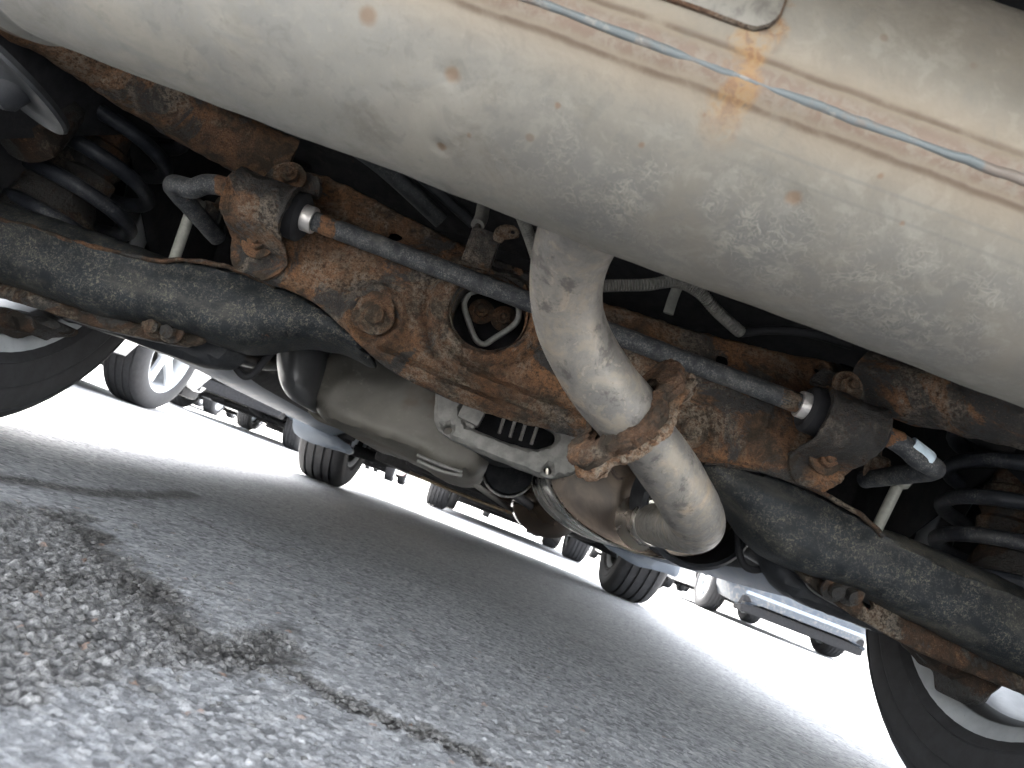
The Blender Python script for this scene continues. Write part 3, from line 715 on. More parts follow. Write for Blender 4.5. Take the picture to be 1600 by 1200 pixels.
# muffler ----------------------------------------------------------
MY, MZ, MR = .370, .412, .0945
def hit_muffler(px, py):
    d = ray(px, py); oy, oz = -MY, CAM_H - MZ; a = d[1]**2 + d[2]**2; b = oy*d[1] + oz*d[2]; c = oy*oy + oz*oz - MR*MR; q = b*b - a*c
    t = (-b - math.sqrt(max(q, 0))) / a; P = CAMP + d * t
    return P[0], math.atan2(P[1] - MY, -(P[2] - MZ))
PHI_S = sum(hit_muffler(*p)[1] for p in ((900, 28), (1200, 133), (1500, 252))) / 3
def muf(x, phi, r): return np.array([x, MY + r * math.sin(phi), MZ - r * math.cos(phi)])
MUF_RUN = hit_muffler(1172, 90)[0]
MUF_SPOTS = []
for (a, b, r) in ((706, 118, .0052), (690, 230, .0036), (1240, 310, .0052), (733, 212, .0016), (1002, 226, .002), (1376, 275, .002), (1410, 350, .0016), (872, 165, .002), (575, 25, .006), (1100, 180, .0016)):
    u0, ph = hit_muffler(a, b); MUF_SPOTS.append((u0, MR * (ph - PHI_S), r))
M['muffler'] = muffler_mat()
XL, XR = -.372, .47
def muffler_drum():
    NX, NP = 220, 150; V, UV, F = [], [], []
    xs = np.linspace(XL, XR, NX)
    for x in xs:
        e = min(x - XL, XR - x)
        for k in range(NP):
            ph = PHI_S + PI + 2 * PI * k / NP - 2 * PI      # join hidden on the far side
            w = MR * (ph - PHI_S); r = MR
            r += .0020 * math.exp(-((w - .000) / .0085) ** 4) * 1.0        # folded lock seam stands proud
            r += .0012 * fbm((x * 1, w, 0), 9, 3) + .00035 * fbm((x, w, 3), 40, 3)
            if e < .016: r += .004 * math.exp(-((e - .006) / .004) ** 2) - .002 * math.exp(-((e - .0145) / .003) ** 2)
            for (u0, w0, rr) in MUF_SPOTS[:3]:
                dd = math.hypot(x - u0, w - w0); r -= .0022 * math.exp(-(dd / (rr * .9)) ** 2)
            V.append(muf(x, ph, r)); UV.append((x, w))
    for i in range(NX - 1):
        for k in range(NP - 1): F.append((i*NP + k, (i+1)*NP + k, (i+1)*NP + k + 1, i*NP + k + 1))
        F.append((i*NP + NP - 1, (i+1)*NP + NP - 1, (i+1)*NP, i*NP))
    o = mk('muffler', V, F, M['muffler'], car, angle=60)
    ul = o.data.uv_layers.new(name='UVMap'); li = np.zeros(len(o.data.loops), np.int32); o.data.loops.foreach_get('vertex_index', li)
    ul.data.foreach_set('uv', np.array(UV, np.float32)[li].ravel()); return o
def bead_mat():
    t = NT('blue_grey_bead'); n = t.noise(30, 6, .7, .5); c = t.mix(t.ramp(n, .45, .6), (.092, .105, .106), (.12, .098, .08)); c = t.mix(t.ramp(t.noise(120, 5, .7), .55, .65, 0, .6), c, (.22, .205, .18))
    t.set('Base Color', c).set('Roughness', .6); t.bump(t.noise(200, 4), .4, .001); return t.m
muffler = muffler_drum()
for xe, s in ((XL, -1), (XR, 1)):
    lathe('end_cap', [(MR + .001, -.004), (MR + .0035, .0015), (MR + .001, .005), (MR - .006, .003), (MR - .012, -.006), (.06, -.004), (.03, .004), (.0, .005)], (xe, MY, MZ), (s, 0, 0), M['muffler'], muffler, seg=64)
# bluish bead along the lock seam
P = [muf(x, PHI_S + .0035 * math.sin(x * 21), MR + .0010) for x in np.linspace(XL + .02, XR - .02, 60)]
tube('weld_bead', P, lambda t: .0022 + .0003 * math.sin(t * 60), bead_mat(), muffler, seg=10, n=2, rough=(.0006, 120, 2))
# hanger plate welded over the drum: rounded corner, rusted edge
def hanger_plate():
    x1, ph1 = hit_muffler(1206, 62); x0 = x1 - .30; ph0 = ph1 - 1.25; NX, NP, rc = 70, 34, .012; V, F, MI = [], [], []
    for lay in (0, 1):
        for i in range(NX + 1):
            for j in range(NP + 1):
                A, B = (x1 - x0), MR * (ph1 - ph0); a = A - .0012 if i == NX - 1 else A * i / NX; b = B - .0012 if j == NP - 1 else B * j / NP
                ca, cb = A - rc, B - rc
                if a > ca and b > cb:
                    d = math.hypot(a - ca, b - cb)
                    if d > 1e-9:
                        mx = max(a - ca, b - cb); a = ca + (a - ca) * mx / d; b = cb + (b - cb) * mx / d
                e = min(A - a, B - b); r = MR + (.0030 - (.0010 if e < .0008 else 0) if lay == 0 else -.002) + .0006 * fbm((a, b, 1), 40, 3)
                V.append(muf(x0 + a, ph0 + b / MR, r))
    W = NP + 1; n = (NX + 1) * W
    for i in range(NX):
        for j in range(NP):
            F.append((i*W + j, (i+1)*W + j, (i+1)*W + j + 1, i*W + j + 1)); MI.append(1 if (i >= NX - 1 or j >= NP - 1) else 0)
    for i in range(NX): F.append((i*W + NP, (i+1)*W + NP, n + (i+1)*W + NP, n + i*W + NP)); MI.append(1)
    for j in range(NP): F.append((NX*W + j, n + NX*W + j, n + NX*W + j + 1, NX*W + j + 1)); MI.append(1)
    t = NT('speckled_hanger_plate'); f = t.noise(75, 6, .7, .4); c = t.mix(t.ramp(f, .42, .6), (.085, .078, .066), (.150, .139, .118)); c = t.mix(t.ramp(t.noise(20, 4), .6, .7, 0, .6), c, (.20, .12, .07))
    t.set('Base Color', c).set('Roughness', .6).set('Metallic', .15)
    return mk('hanger_plate', V, F, mats=[t.m, M['rust_dark']], midx=MI, parent=muffler, angle=50)
hanger_plate()

# exhaust pipe ------------------------------------------------------
PU = [(925, 322, .415), (904, 368, .448), (890, 410, .473), (884, 450, .492), (889, 497, .512), (909, 547, .53), (940, 598, .548), (978, 645, .566), (992, 663, .574)]
up = tpx('exhaust_pipe', PU, [.0285, .0282, .0275, .0268, .0268, .0272, .0280, .0286, .0288], M['pipe'], car, seg=40, n=10, rough=(.0007, 28, 3))
PLW = [(984, 653, .570), (1018, 697, .592), (1054, 748, .622), (1077, 788, .655), (1088, 812, .70), (1084, 823, .76), (1058, 824, .86), (1030, 820, .97), (1014, 816, 1.10)]
lp = tpx('exhaust_pipe', PLW, [.0255, .0258, .0268, .0275, .0280, .0282, .0285, .0290, .0295], M['pipe'], car, seg=40, n=10, rough=(.0005, 24, 3))
# rusted two-eared flange
def flange(name, c, axis, ear, h0, h1, scale, amp, mat, parent):
    a = np.array(axis) / np.linalg.norm(axis); e = np.array(ear, float); e -= a * e.dot(a); e /= np.linalg.norm(e); w = np.cross(a, e); V, F = [], []; N, L = 160, 13
    out = []
    for k in range(N):
        th = 2 * PI * k / N; d = np.array([math.cos(th), math.sin(th)]); best = .0375 * scale
        for s in (-1, 1):                                    # support radius of the ear discs, softened into the ring
            cxx = s * .043 * scale; rr = .0185 * scale; b = d[0] * cxx; disc = b*b - cxx*cxx + rr*rr
            if disc > 0 and b > 0: best = max(best, b + math.sqrt(disc))
        out.append(best)
    out = np.array(out)
    for _ in range(3): out = np.maximum(out, (np.roll(out, 1) + np.roll(out, -1)) / 2 * .995)
    rings = []
    for l in range(L):
        t = l / (L - 1); rf = 1 - .10 * abs(2 * t - 1) ** 4; rings.append((rf, h0 + (h1 - h0) * t))
    rings = [(.62, h0)] + [(.8, h0 - .001)] + rings + [(.8, h1 + .001)] + [(.62, h1)]
    for (rf, h) in rings:
        for k in range(N):
            th = 2 * PI * k / N; r = out[k] * rf; V.append(np.array(c) + a * h + e * r * math.cos(th) + w * r * math.sin(th))
    for i in range(len(rings) - 1):
        for k in range(N): k2 = (k + 1) % N; F.append((i*N + k, i*N + k2, (i+1)*N + k2, (i+1)*N + k))
    V2 = []
    for v in V:
        q = Vector(v); n = Vector(mnoise.turbulence_vector(q * 30, 3, False)); f = Vector(mnoise.turbulence_vector(q * 120, 4, True)) - Vector((.5, .5, .5))
        V2.append(q + n * amp * .32 + f * amp * .5)
    return mk(name, V2, F, mat, parent, angle=30)
fc = at(985, 655, .570); fax = at(1018, 697, .592) - at(950, 612, .552); ear = at(1066, 603, .570) - at(908, 695, .570)
flange('flange', fc - fax / np.linalg.norm(fax) * .001, fax, ear, -.0115, -.003, .98, .0075, M['rust_red'], up)
flange('gasket', fc, fax, ear, -.005, .005, .93, .005, M['rust_red'], up)
flange('flange', fc, fax, ear, .003, .0110, 1.02, .0080, M['rust_flaky'], lp)
fa = fax / np.linalg.norm(fax); fe = ear - fa * ear.dot(fa); fe /= np.linalg.norm(fe)
for s in (-1, 1): bolt('bolt', fc + fe * .046 * s + fa * .0125, fa, .0085, M['rust_flaky'], lp, rough=.0012)

# resonator ---------------------------------------------------------
RC = np.array([.228, 1.09, .256]); RA = .149; ry_ = .53
res = lathe('resonator', [(RA - .004, .006), (RA + .002, -.002), (RA + .005, .002), (RA + .004, .012), (RA + .001, .018), (RA + .003, .026), (RA + .003, .040), (RA - .001, .046), (RA, .06), (RA, .30), (RA + .003, .31), (RA + .003, .345), (RA - .03, .37), (.05, .41), (.03, .43), (.03, .60)], RC, (0, 1, 0), M['resonator'], car, seg=80, ry=ry_)
lathe('end_cap', [(RA - .001, .004), (RA - .010, .010), (RA - .022, .016), (RA - .05, .012), (.07, .010), (.0, .008)], RC, (0, 1, 0), M['res_cap'], res, seg=72, ry=ry_)
nk = at(1014, 816, 1.06); lathe('neck', [(.0325, -.045), (.0345, -.040), (.034, -.02), (.036, .0), (.045, .035), (.05, .05)], nk + np.array([0, .0, 0]), (0.0, 1, 0), M['resonator'], res, seg=40)
lathe('hanger_ring', [(.088, 0), (.094, .004), (.094, .05), (.088, .055), (.084, .05), (.084, .004)], at(1098, 800, 1.02), (-.25, 1, .1), M['black'], res, seg=48, closed=True, ry=.9)
cat = at(856, 792, 1.9); lathe('catalytic_converter', [(.02, -.10), (.05, -.08), (.085, -.01), (.092, 0), (.095, .008), (.090, .016), (.09, .25), (.05, .33), (.03, .5)], cat, (0, 1, .0), M['res_cap'], car, seg=48, ry=.85)
tube('exhaust_pipe', [RC + np.array([0, .58, 0]), (.19, 1.80, .25), cat + np.array([0, -.1, 0])], .028, M['pipe'], car, seg=20, n=6)
tube('exhaust_pipe', [cat + np.array([0, .3, 0]), cat + np.array([0, .8, .0]), cat + np.array([-.05, 1.6, .03])], .028, M['pipe'], car, seg=20, n=6)

# rear crossmember --------------------------------------------------
SY = .80
OUT = [(455, 232), (500, 249), (537, 264), (600, 299), (660, 332), (726, 366), (775, 388), (826, 408), (885, 434), (944, 458), (1011, 477), (1062, 494), (1120, 508), (1180, 522), (1262, 540), (1310, 545), (1352, 551), (1390, 566), (1402, 610), (1395, 655), (1372, 692), (1349, 716), (1340, 737), (1322, 744), (1299, 760), (1272, 763), (1239, 753), (1188, 735), (1144, 723), (1097, 722), (1040, 716), (985, 703), (930, 690), (880, 674), (785, 650), (717, 627), (684, 613), (636, 590), (600, 571), (574, 547), (551, 528), (524, 499), (490, 471), (463, 455), (429, 445), (395, 431), (372, 411), (363, 375), (359, 320), (362, 268), (400, 240)]
STEP = [(704, 420), (684, 455), (677, 490), (688, 535), (722, 577), (790, 612), (880, 645), (1000, 685)]
LIP = [(590, 548), (640, 573), (690, 597), (750, 622), (820, 642), (890, 660), (960, 682), (1050, 700)]
RIB = [(470, 270), (520, 300), (520, 360), (500, 420)]
def sub_relief(P):
    d = np.hypot(P[:, 0] - 765, P[:, 1] - 489); g = lambda q, m_, s: np.exp(-((q - m_) / s) ** 2)
    r = .010 * g(d, 71, 7) - .006 * g(d, 86, 6)
    ds = dist_poly(P, STEP, False); r += .009 * g(ds, 0, 8) - .007 * g(ds, 15, 7)
    dl = dist_poly(P, LIP, False); r += .011 * g(dl, 0, 6) - .005 * g(dl, 14, 6)
    db = np.hypot(P[:, 0] - 588, P[:, 1] - 495); r += .007 * g(db, 42, 8) - .003 * (db < 34)
    db = np.hypot(P[:, 0] - 1078, P[:, 1] - 670); r += .004 * g(db, 40, 9)
    for (hx, hy) in ((482, 262), (1305, 572)): r += .005 * g(np.hypot(P[:, 0] - hx, P[:, 1] - hy), 18, 9)
    for pl in ([(530, 270), (545, 330), (520, 380)], [(1240, 545), (1215, 590), (1190, 680)]): r += .006 * g(dist_poly(P, pl, False), 0, 9)
    return r
def sub_slope(P):
    z = P[:, 1]; return np.clip(z - .39, 0, 1) * .55 + np.clip(.30 - z, 0, 1) * .15 + .012 * np.clip(np.abs(P[:, 0]) - .33, 0, 1) * 10
subframe = plate('rear_crossmember', OUT, SY, .005, M['rust'], car, holes=[(765, 489, 61), (613, 359, 11), (1138, 558, 11.5), (482, 262, 7.5), (1305, 572, 7)], step=.0042, roll=.006, relief=sub_relief, slope=sub_slope, rough=(.0016, 55, 4, .0007, 190))
plate('backing_panel', OUT, SY + .055, .02, M['under'], subframe, holes=[(765, 489, 66)], step=.02, roll=.004, slope=sub_slope, rough=None)
# side members running up to the body mounts
tpx('side_member', [(452, 262, .845), (372, 224, .82), (300, 186, .79), (236, 147, .76), (162, 98, .72), (100, 56, .68), (10, 0, .64)], [.040, .038, .036, .035, .034, .034, .036], M['rust'], subframe, seg=28, n=10, rough=(.0026, 45, 4), flat=.9)
tpx('side_member', [(1345, 592, .845), (1400, 610, .82), (1470, 628, .79), (1540, 645, .76), (1620, 662, .73), (1720, 690, .69)], [.040, .038, .036, .035, .034, .034], M['rust'], subframe, seg=28, n=10, rough=(.0026, 45, 4), flat=.9)
# camber bolts with graduated washers
for (bx, by) in ((588, 497), (1076, 672)):
    c = at(bx, by, SY - .001); c2 = at(bx - 6, by - 10, SY)
    V, F = [], []; N = 96; prof = [(.0255, 0), (.0255, .0035), (.0245, .0045), (.014, .0048), (.0, .0048)]
    for (r, h) in prof:
        for k in range(N):
            th = 2 * PI * k / N; rr = r * (1 + (.025 if (k // 2) % 2 and r > .02 else 0)); V.append(c2 + np.array([rr * math.cos(th), -h, rr * math.sin(th)]))
    for i in range(len(prof) - 1):
        for k in range(N): k2 = (k + 1) % N; F.append((i*N + k, i*N + k2, (i+1)*N + k2, (i+1)*N + k))
    mk('washer', roughen(V, .0007, 150, 2), F, M['rust_bolt'], subframe, angle=30)
    bolt('bolt', c + np.array([.0, -.004, 0]), (0, -1, 0), .0125, M['rust_bolt'], subframe, h=.012, stud=False)
# inside the big hole
lathe('hole_liner', [(.0455, -.004), (.0475, .0), (.046, .05), (.0445, .05)], at(765, 489, SY), (0, 1, 0), M['rust_dark'], subframe, seg=56, closed=True, rough=(.0007, 80, 3))
box('differential_case', at(770, 495, .93) + np.array([0, .05, .01]), (.24, .14, .17), M['under'], car, bev=.03)
WL = [(733, 458), (725, 476), (733, 505), (742, 528), (755, 538), (772, 529), (803, 508), (811, 490), (803, 462), (770, 450), (733, 458)]
tpx('wire_loop', [(a, b, .842) for a, b in WL], .0038, plain('grey_wire', (.20, .20, .185), .55, .2, .25, 150, .3), car, seg=12, n=5)
for (a, b) in ((752, 487), (787, 498)): bolt('bolt', at(a, b, .862), (0, -1, 0), .0095, rust_mat('dark_red_bolt_rust', .2, .2, -.6, .9, a * .01), subframe)
# clip bracket on the top edge with its cable
cb = at(752, 388, .80); box('clip_bracket', cb + np.array([0, 0.004, 0]), (.036, .018, .046), M['rust'], subframe, R=Matrix.Rotation(-.05, 3, 'Y'), bev=.004)
plate('clip_tab', [(768, 372), (776, 352), (800, 350), (812, 360), (810, 372), (790, 372), (782, 380)], .79, .004, M['rust_flaky'], subframe, holes=[(801, 362, 4)], step=.003, roll=.001, smooth_it=1, rough=(.0008, 120, 2))
tpx('cable_end', [(756, 318, .84), (752, 340, .82), (746, 352, .81)], .0085, M['conduit'], car, seg=14, n=5)
tpx('cable_end', [(748, 350, .812), (745, 366, .806), (748, 378, .80)], .0042, M['rust'], subframe, seg=10, n=4)

# sway bar ----------------------------------------------------------
BY = .758
Bl = at(256, 281, BY); Br = at(1478, 737, BY)
pts = [Bl + np.array([.026, .115, -.014]), Bl + np.array([.020, .085, -.010]), Bl + np.array([.012, .05, -.005]), Bl + np.array([.004, .022, 0]), Bl + np.array([.012, .004, .001]), Bl + np.array([.034, -.001, .002])]
pts += [at(x_, 342 + (x_ - 482) * (634 - 342) / (1257 - 482), BY) for x_ in (345, 482, 620, 760, 900, 1060, 1257, 1392)]
pts += [Br + np.array([-.034, -.001, .002]), Br + np.array([-.012, .004, .001]), Br + np.array([-.004, .022, 0]), Br + np.array([-.012, .05, -.005]), Br + np.array([-.020, .085, -.010]), Br + np.array([-.026, .115, -.014])]
bar = tube('sway_bar', pts, .0112, M['bar'], car, seg=24, n=12, rough=(.0006, 60, 3))
def on_bar(x_): return at(x_, 342 + (x_ - 482) * (634 - 342) / (1257 - 482), BY)
bx_dir = np.array([1.0, 0, 0])
for x_, s in ((482, 1), (1257, -1)):
    lathe('collar', [(.0112, -.0075), (.0145, -.0075), (.0152, -.006), (.0152, .006), (.0145, .0075), (.0112, .0075)], on_bar(x_), (1, 0, 0), M['collar'], bar, seg=36, rough=(.0003, 100, 2))
lathe('tape', [(.0112, -.013), (.0122, -.013), (.0123, .011), (.0112, .014)], at(1434, 709, BY), Br + np.array([-.034, -.001, .002]) - on_bar(1392), M['tape'], bar, seg=30, rough=(.0005, 70, 2))
for x_ in (352, 516, 1232, 1392):
    lathe('rust_band', [(.0110, -.011), (.01145, -.006), (.0115, .006), (.0110, .011)], on_bar(x_), (1, 0, 0), rust_mat('bar_rust', .9, .3, .4, 1.2, x_ * .01), bar, seg=24, rough=(.0005, 90, 2))
def saddle(x0, x1, s, mirror):
    """strap over the rubber bush: s>0 runs down the face, lips flare at both ends"""
    c0, c1 = on_bar(x0), on_bar(x1); L = 26; PRF = []
    for t in np.linspace(0, 1, 60):
        q = -.072 + .140 * t; h = 0
        R = .0335
        if abs(q) < R: h = .036 + math.sqrt(max(R*R - q*q, 0)) * .98
        elif abs(q) < .045: h = .036 * (1 - (abs(q) - R) / (.045 - R)) ** 1.5
        PRF.append([q, h])
    PRF = np.array(PRF)
    for _ in range(2): PRF[1:-1, 1] = (PRF[:-2, 1] + 2 * PRF[1:-1, 1] + PRF[2:, 1]) / 4
    V, F = [], []
    for lay in (0, 1):
        for i in range(L + 1):
            t = i / L; c = c0 + (c1 - c0) * t; lip = .006 * (math.exp(-(t / .07) ** 2) + math.exp(-((1 - t) / .07) ** 2))
            for (q, h) in PRF:
                bump = 1.0 if h > .012 else 0.25
                hh = h + lip * bump - (.0035 if lay else 0); wd = 1.0
                xx = c[0] + (c1 - c0)[0] * 0
                if q < -.045 or q > .045:                       # ears narrow and rounded
                    k = (abs(q) - .045) / .028; m_ = (c0 + c1)[0] / 2; xx = m_ + (xx - m_) * math.sqrt(max(.0, 1 - k * k * .8))
                V.append((xx, SY + .001 - hh - (.004 if not lay else 0), c[2] - .004 + q + .0 * wd))
    W = len(PRF); n = (L + 1) * W
    for i in range(L):
        for j in range(W - 1):
            a = i*W + j; F.append((a, a+W, a+W+1, a+1)); F.append((n+a, n+a+1, n+a+W+1, n+a+W))
    for i in range(L): F.append((i*W, n+i*W, n+(i+1)*W, (i+1)*W)); a = i*W + W - 1; F.append((a, a+W, n+a+W, n+a))
    for j in range(W - 1): F.append((j, j+1, n+j+1, n+j)); a = L*W + j; F.append((a, n+a, n+a+1, a+1))
    o = mk('saddle_bracket', roughen(V, .0022, 60, 4, .0008, 180), F, M['rust_strap'], car, angle=40)
    cm = (c0 + c1) / 2
    lathe('bushing', [(.012, -.045), (.022, -.045), (.027, -.040), (.028, .040), (.022, .045), (.012, .045)], cm + np.array([0, .006, 0]), (1, 0, 0), M['rubber'], o, seg=36)
    return o
for (x0, x1, lo, hi) in ((374, 462, (404, 379), (453, 277)), (1276, 1364, (1290, 716), (1323, 605))):
    o = saddle(x0, x1, 1, False)
    bolt('bolt', at(*lo, SY - .012), (0, -1, -.05), .0112, M['rust_bolt'], o, rough=.0003); bolt('bolt', at(*hi, SY - .010), (.1, -1, .1), .0112, M['rust_bolt'], o, rough=.0003)
# drop links
for (a, b) in (((299, 327), (274, 400)), ((1406, 752), (1372, 822))):
    P0, P1 = at(*a, .845), at(*b, .845)
    o = tube('drop_link', [P0, (P0 + P1) / 2, P1 + (P1 - P0) * .3], .0066, M['link'], car, seg=16, n=4)
    lathe('ball_joint', [(.0, -.013), (.008, -.012), (.0125, -.006), (.013, .004), (.009, .012), (.006, .016), (.006, .03)], P0 + np.array([0, -.002, .004]), (.55 * (1 if a[0] < 800 else -1), .3, .2), M['link'], o, seg=24)
for (a, b) in ((340, 333), (1362, 722)): bolt('link_nut', at(a, b, .86), (-.7 if a < 800 else .7, -.6, -.2), .012, M['rust_dark'], car, h=.016)

# control arms ------------------------------------------------------
AL = [(-120, 258), (0, 303), (70, 328), (135, 350), (210, 376), (270, 398), (310, 402), (345, 410), (395, 426), (450, 445), (520, 482), (560, 520), (575, 552), (560, 552), (530, 536), (490, 524), (445, 521), (415, 525), (388, 531), (355, 533), (325, 524), (290, 511), (236, 496), (190, 486), (135, 480), (67, 458), (0, 434), (-120, 400)]
AR = [(1088, 716), (1140, 718), (1185, 730), (1230, 745), (1280, 767), (1330, 794), (1365, 812), (1400, 826), (1440, 841), (1499, 863), (1600, 909), (1720, 962), (1720, 1104), (1600, 1052), (1499, 998), (1414, 958), (1364, 925), (1289, 904), (1249, 884), (1222, 871), (1200, 850), (1175, 815), (1150, 785), (1120, 760)]
def arm_relief(P, side):
    ridge = [(-120, 300), (0, 341), (118, 378), (236, 406), (300, 408), (390, 430), (470, 462), (560, 525)] if side < 0 else [(1097, 722), (1178, 732), (1269, 764), (1330, 795), (1381, 838), (1465, 884), (1600, 938), (1720, 990)]
    d = dist_poly(P, ridge, False); return .006 * np.exp(-(d / 9) ** 2)
for side, poly in ((-1, AL), (1, AR)):
    o = plate('control_arm', poly, .835, .085, M['arm'], car, step=.0055, roll=.034, roll_depth=.030, relief=lambda P, s=side: arm_relief(P, s), rough=(.0016, 38, 4))
    if side < 0:
        fl = [(-120, 412), (0, 440), (67, 462), (135, 484), (236, 500), (300, 518), (325, 532), (287, 541), (202, 523), (101, 496), (0, 463), (-120, 432)]
        hole = [(190, 492), (206, 490), (224, 496), (218, 504), (200, 503)]; bl = ((243, 508), (267, 516))
        grd = [(60, 484), (101, 496), (162, 514), (202, 531), (250, 549), (304, 566), (337, 568), (358, 560), (372, 540), (340, 526), (300, 512), (236, 500), (135, 480)]
        lip = [(100, 497), (162, 514), (225, 529), (287, 541), (300, 537), (312, 529), (330, 535), (345, 540)]
    else:
        fl = [(1240, 882), (1289, 906), (1364, 928), (1414, 962), (1499, 1001), (1600, 1056), (1720, 1110), (1720, 1142), (1600, 1084), (1465, 1033), (1397, 997), (1343, 966), (1300, 940), (1255, 905)]
        hole = [(1346, 932), (1360, 934), (1370, 950), (1362, 954), (1350, 946)]; bl = ((1303, 920), (1330, 927))
        grd = [(1192, 842), (1204, 880), (1228, 924), (1276, 952), (1337, 973), (1400, 1000), (1420, 975), (1364, 930), (1289, 905), (1249, 884), (1215, 862)]
        lip = [(1250, 884), (1262, 890), (1258, 905), (1272, 925), (1330, 957), (1400, 997)]
    rg = [(0, 341), (60, 358), (118, 378), (180, 394), (236, 406), (290, 407), (340, 413), (390, 430), (430, 446)] if side < 0 else [(1100, 722), (1178, 732), (1230, 747), (1269, 764), (1330, 795), (1381, 838)]
    tpx('seam_edge', [(a, b, .8335) for a, b in rg], .0042, M['rust_dark'], o, seg=10, n=10, rough=(.0022, 55, 3), flat=.7)
    plate('lower_flange', fl, .885, .012, M['arm_inner'], o, hole_polys=[hole], step=.005, roll=.003, rough=(.0014, 60, 3))
    for q in bl: bolt('bolt', at(*q, .872), (0.1, -1, -.35), .0095, M['rust_dark'], o, h=.011, stud=False)
    g = plate('stone_guard', grd, .93, .05, M['black'], car, step=.008, roll=.012)
    tpx('guard_lip', [(a, b, .912) for a, b in lip], .0016, plain('worn_lip', (.16, .155, .15), .35, .5, .2, 80, .1), g, seg=8, n=4)
    # brake cable loop hanging inboard
    hk = [(352, 520), (358, 545), (368, 573), (382, 588), (396, 584), (412, 565), (430, 545)] if side < 0 else [(1152, 800), (1153, 834), (1156, 868), (1166, 886), (1186, 890), (1205, 876), (1225, 860)]
    tpx('cable_loop', [(a, b, 1.0) for a, b in hk], .0052, M['rubber'], car, seg=12, n=6)

# coil springs ------------------------------------------------------
def spring(side):
    c = at(57, 263, .935); rad = .070; cxw = (c[0] + rad) * (1 if side < 0 else -1); cyw = .935; z0 = .268; pitch = .050; P = []
    for k in range(int(6.2 * 28)):
        th = 2 * PI * k / 28 + PI; P.append((cxw + rad * math.cos(th) * (1 if side < 0 else -1) + .02 * (k / 150) * (1 if side < 0 else -1), cyw + rad * math.sin(th) * -1, z0 + pitch * k / 28))
    o = tube('coil_spring', P, .0103, M['spring'], car, seg=14, n=1)
    lathe('bump_stop', [(.022, 0), (.034, .004), (.036, .03), (.030, .036), (.036, .045), (.036, .075), (.028, .08), (.028, .2)], (cxw, cyw, .355), (0, 0, 1), M['rust_dark'], car, seg=28)
    lathe('spring_seat', [(.0, -.004), (.070, -.004), (.078, .004), (.078, .018), (.05, .02), (.0, .02)], (cxw, cyw, .238), (0, 0, 1), M['black'], car, seg=36)
    return o
for s in (-1, 1): spring(s)
# round seat plate up beside the muffler end
dc = at(-8, 112, .60); ma = np.array(cx_) * .80 - np.array(cy_) * .60; mi = np.array(cx_) * (-.60) - np.array(cy_) * .80
axd = mi * .95 - np.array(fw) * .30
lathe('seat_plate', [(.0, -.006), (.03, -.006), (.036, .0), (.062, .004), (.069, .0), (.071, .003), (.069, .008), (.0, .010)], dc, -axd, plain('scuffed_grey_plate', (.026, .028, .030), .45, .1, .5, 30, .25), car, seg=56)
lathe('seat_boss', [(.0, -.022), (.012, -.022), (.018, -.016), (.02, 0)], dc + ma * .018, -axd, M['black'], car, seg=24)

# knuckles and brake parts inboard of the rear wheels
for s in (-1, 1):
    V, F = join_geo(tube_geo([(s * .60, .90, .26), (s * .66, .92, .30), (s * .70, .93, .345)], [.035, .04, .05], 16, 5), tube_geo([(s * .685, .86, .24), (s * .69, .92, .33), (s * .69, .95, .44)], [.03, .045, .03], 16, 5), tube_geo([(s * .66, .80, .36), (s * .68, .83, .42), (s * .69, .9, .46)], [.03, .04, .03], 14, 4))
    k_ = mk('wheel_knuckle', roughen(V, .006, 25, 3), F, M['brake'], car, angle=50); k_['kind'] = 'part'
    del k_['kind']
    cp = [(-60, 468), (0, 474), (50, 486), (88, 500), (72, 512), (45, 508), (28, 517), (6, 506), (-20, 512), (-60, 496)] if s < 0 else [(1440, 1000), (1462, 1040), (1482, 1055), (1500, 1062), (1508, 1096), (1528, 1110), (1556, 1098), (1572, 1080), (1600, 1062), (1640, 1075), (1640, 1030), (1540, 1000)]
    plate('brake_caliper', cp, .925, .06, M['brake'], car, step=.008, roll=.014, rough=(.004, 40, 3))
    tube('trailing_arm', [(s * .66, .95, .27), (s * .64, 1.2, .25), (s * .60, 1.55, .28), (s * .58, 1.75, .33)], [.04, .032, .032, .04], M['black'], car, seg=16, n=6, flat=.7)
    tube('upper_arm', [(s * .40, .95, .50), (s * .55, .93, .50), (s * .68, .93, .48)], [.02, .018, .022], M['under'], car, seg=14, n=5)

# tank, canister and carrier ---------------------------------------
TK = [(500, 540), (560, 530), (650, 560), (720, 600), (772, 640), (768, 690), (761, 722), (747, 743), (727, 747), (690, 739), (650, 717), (600, 692), (540, 670), (503, 657), (484, 634), (476, 612)]
tank = plate('fuel_tank', TK, 1.18, .62, M['tank'], car, step=.010, roll=.026, roll_depth=.035, rough=(.005, 16, 4))
tpx('tank_seam', [(484, 640, 1.30), (505, 657, 1.30), (560, 674, 1.30), (600, 690, 1.30), (640, 706, 1.30), (652, 716, 1.30)], .0055, M['tank'], tank, seg=10, n=5)
for dy_ in (0, 9): tpx('tank_bead', [(652, 711 + dy_, 1.175), (690, 727 + dy_, 1.172), (722, 738 + dy_ * .6, 1.175)], .003, M['alloy_cast'], tank, seg=10, n=5)
plate('vapour_canister', [(430, 500), (418, 540), (420, 580), (430, 606), (448, 622), (472, 630), (482, 608), (496, 566), (500, 530), (480, 505)], 1.12, .14, plain('satin_black_canister', (.055, .056, .058), .38, 0, .2, 14, .1), car, step=.009, roll=.045, roll_depth=.05, rough=(.001, 20, 2))
tpx('brake_pipe', [(470, 560, 1.16), (496, 545, 1.16), (540, 540, 1.16)], .006, M['rubber'], car, seg=10, n=5)
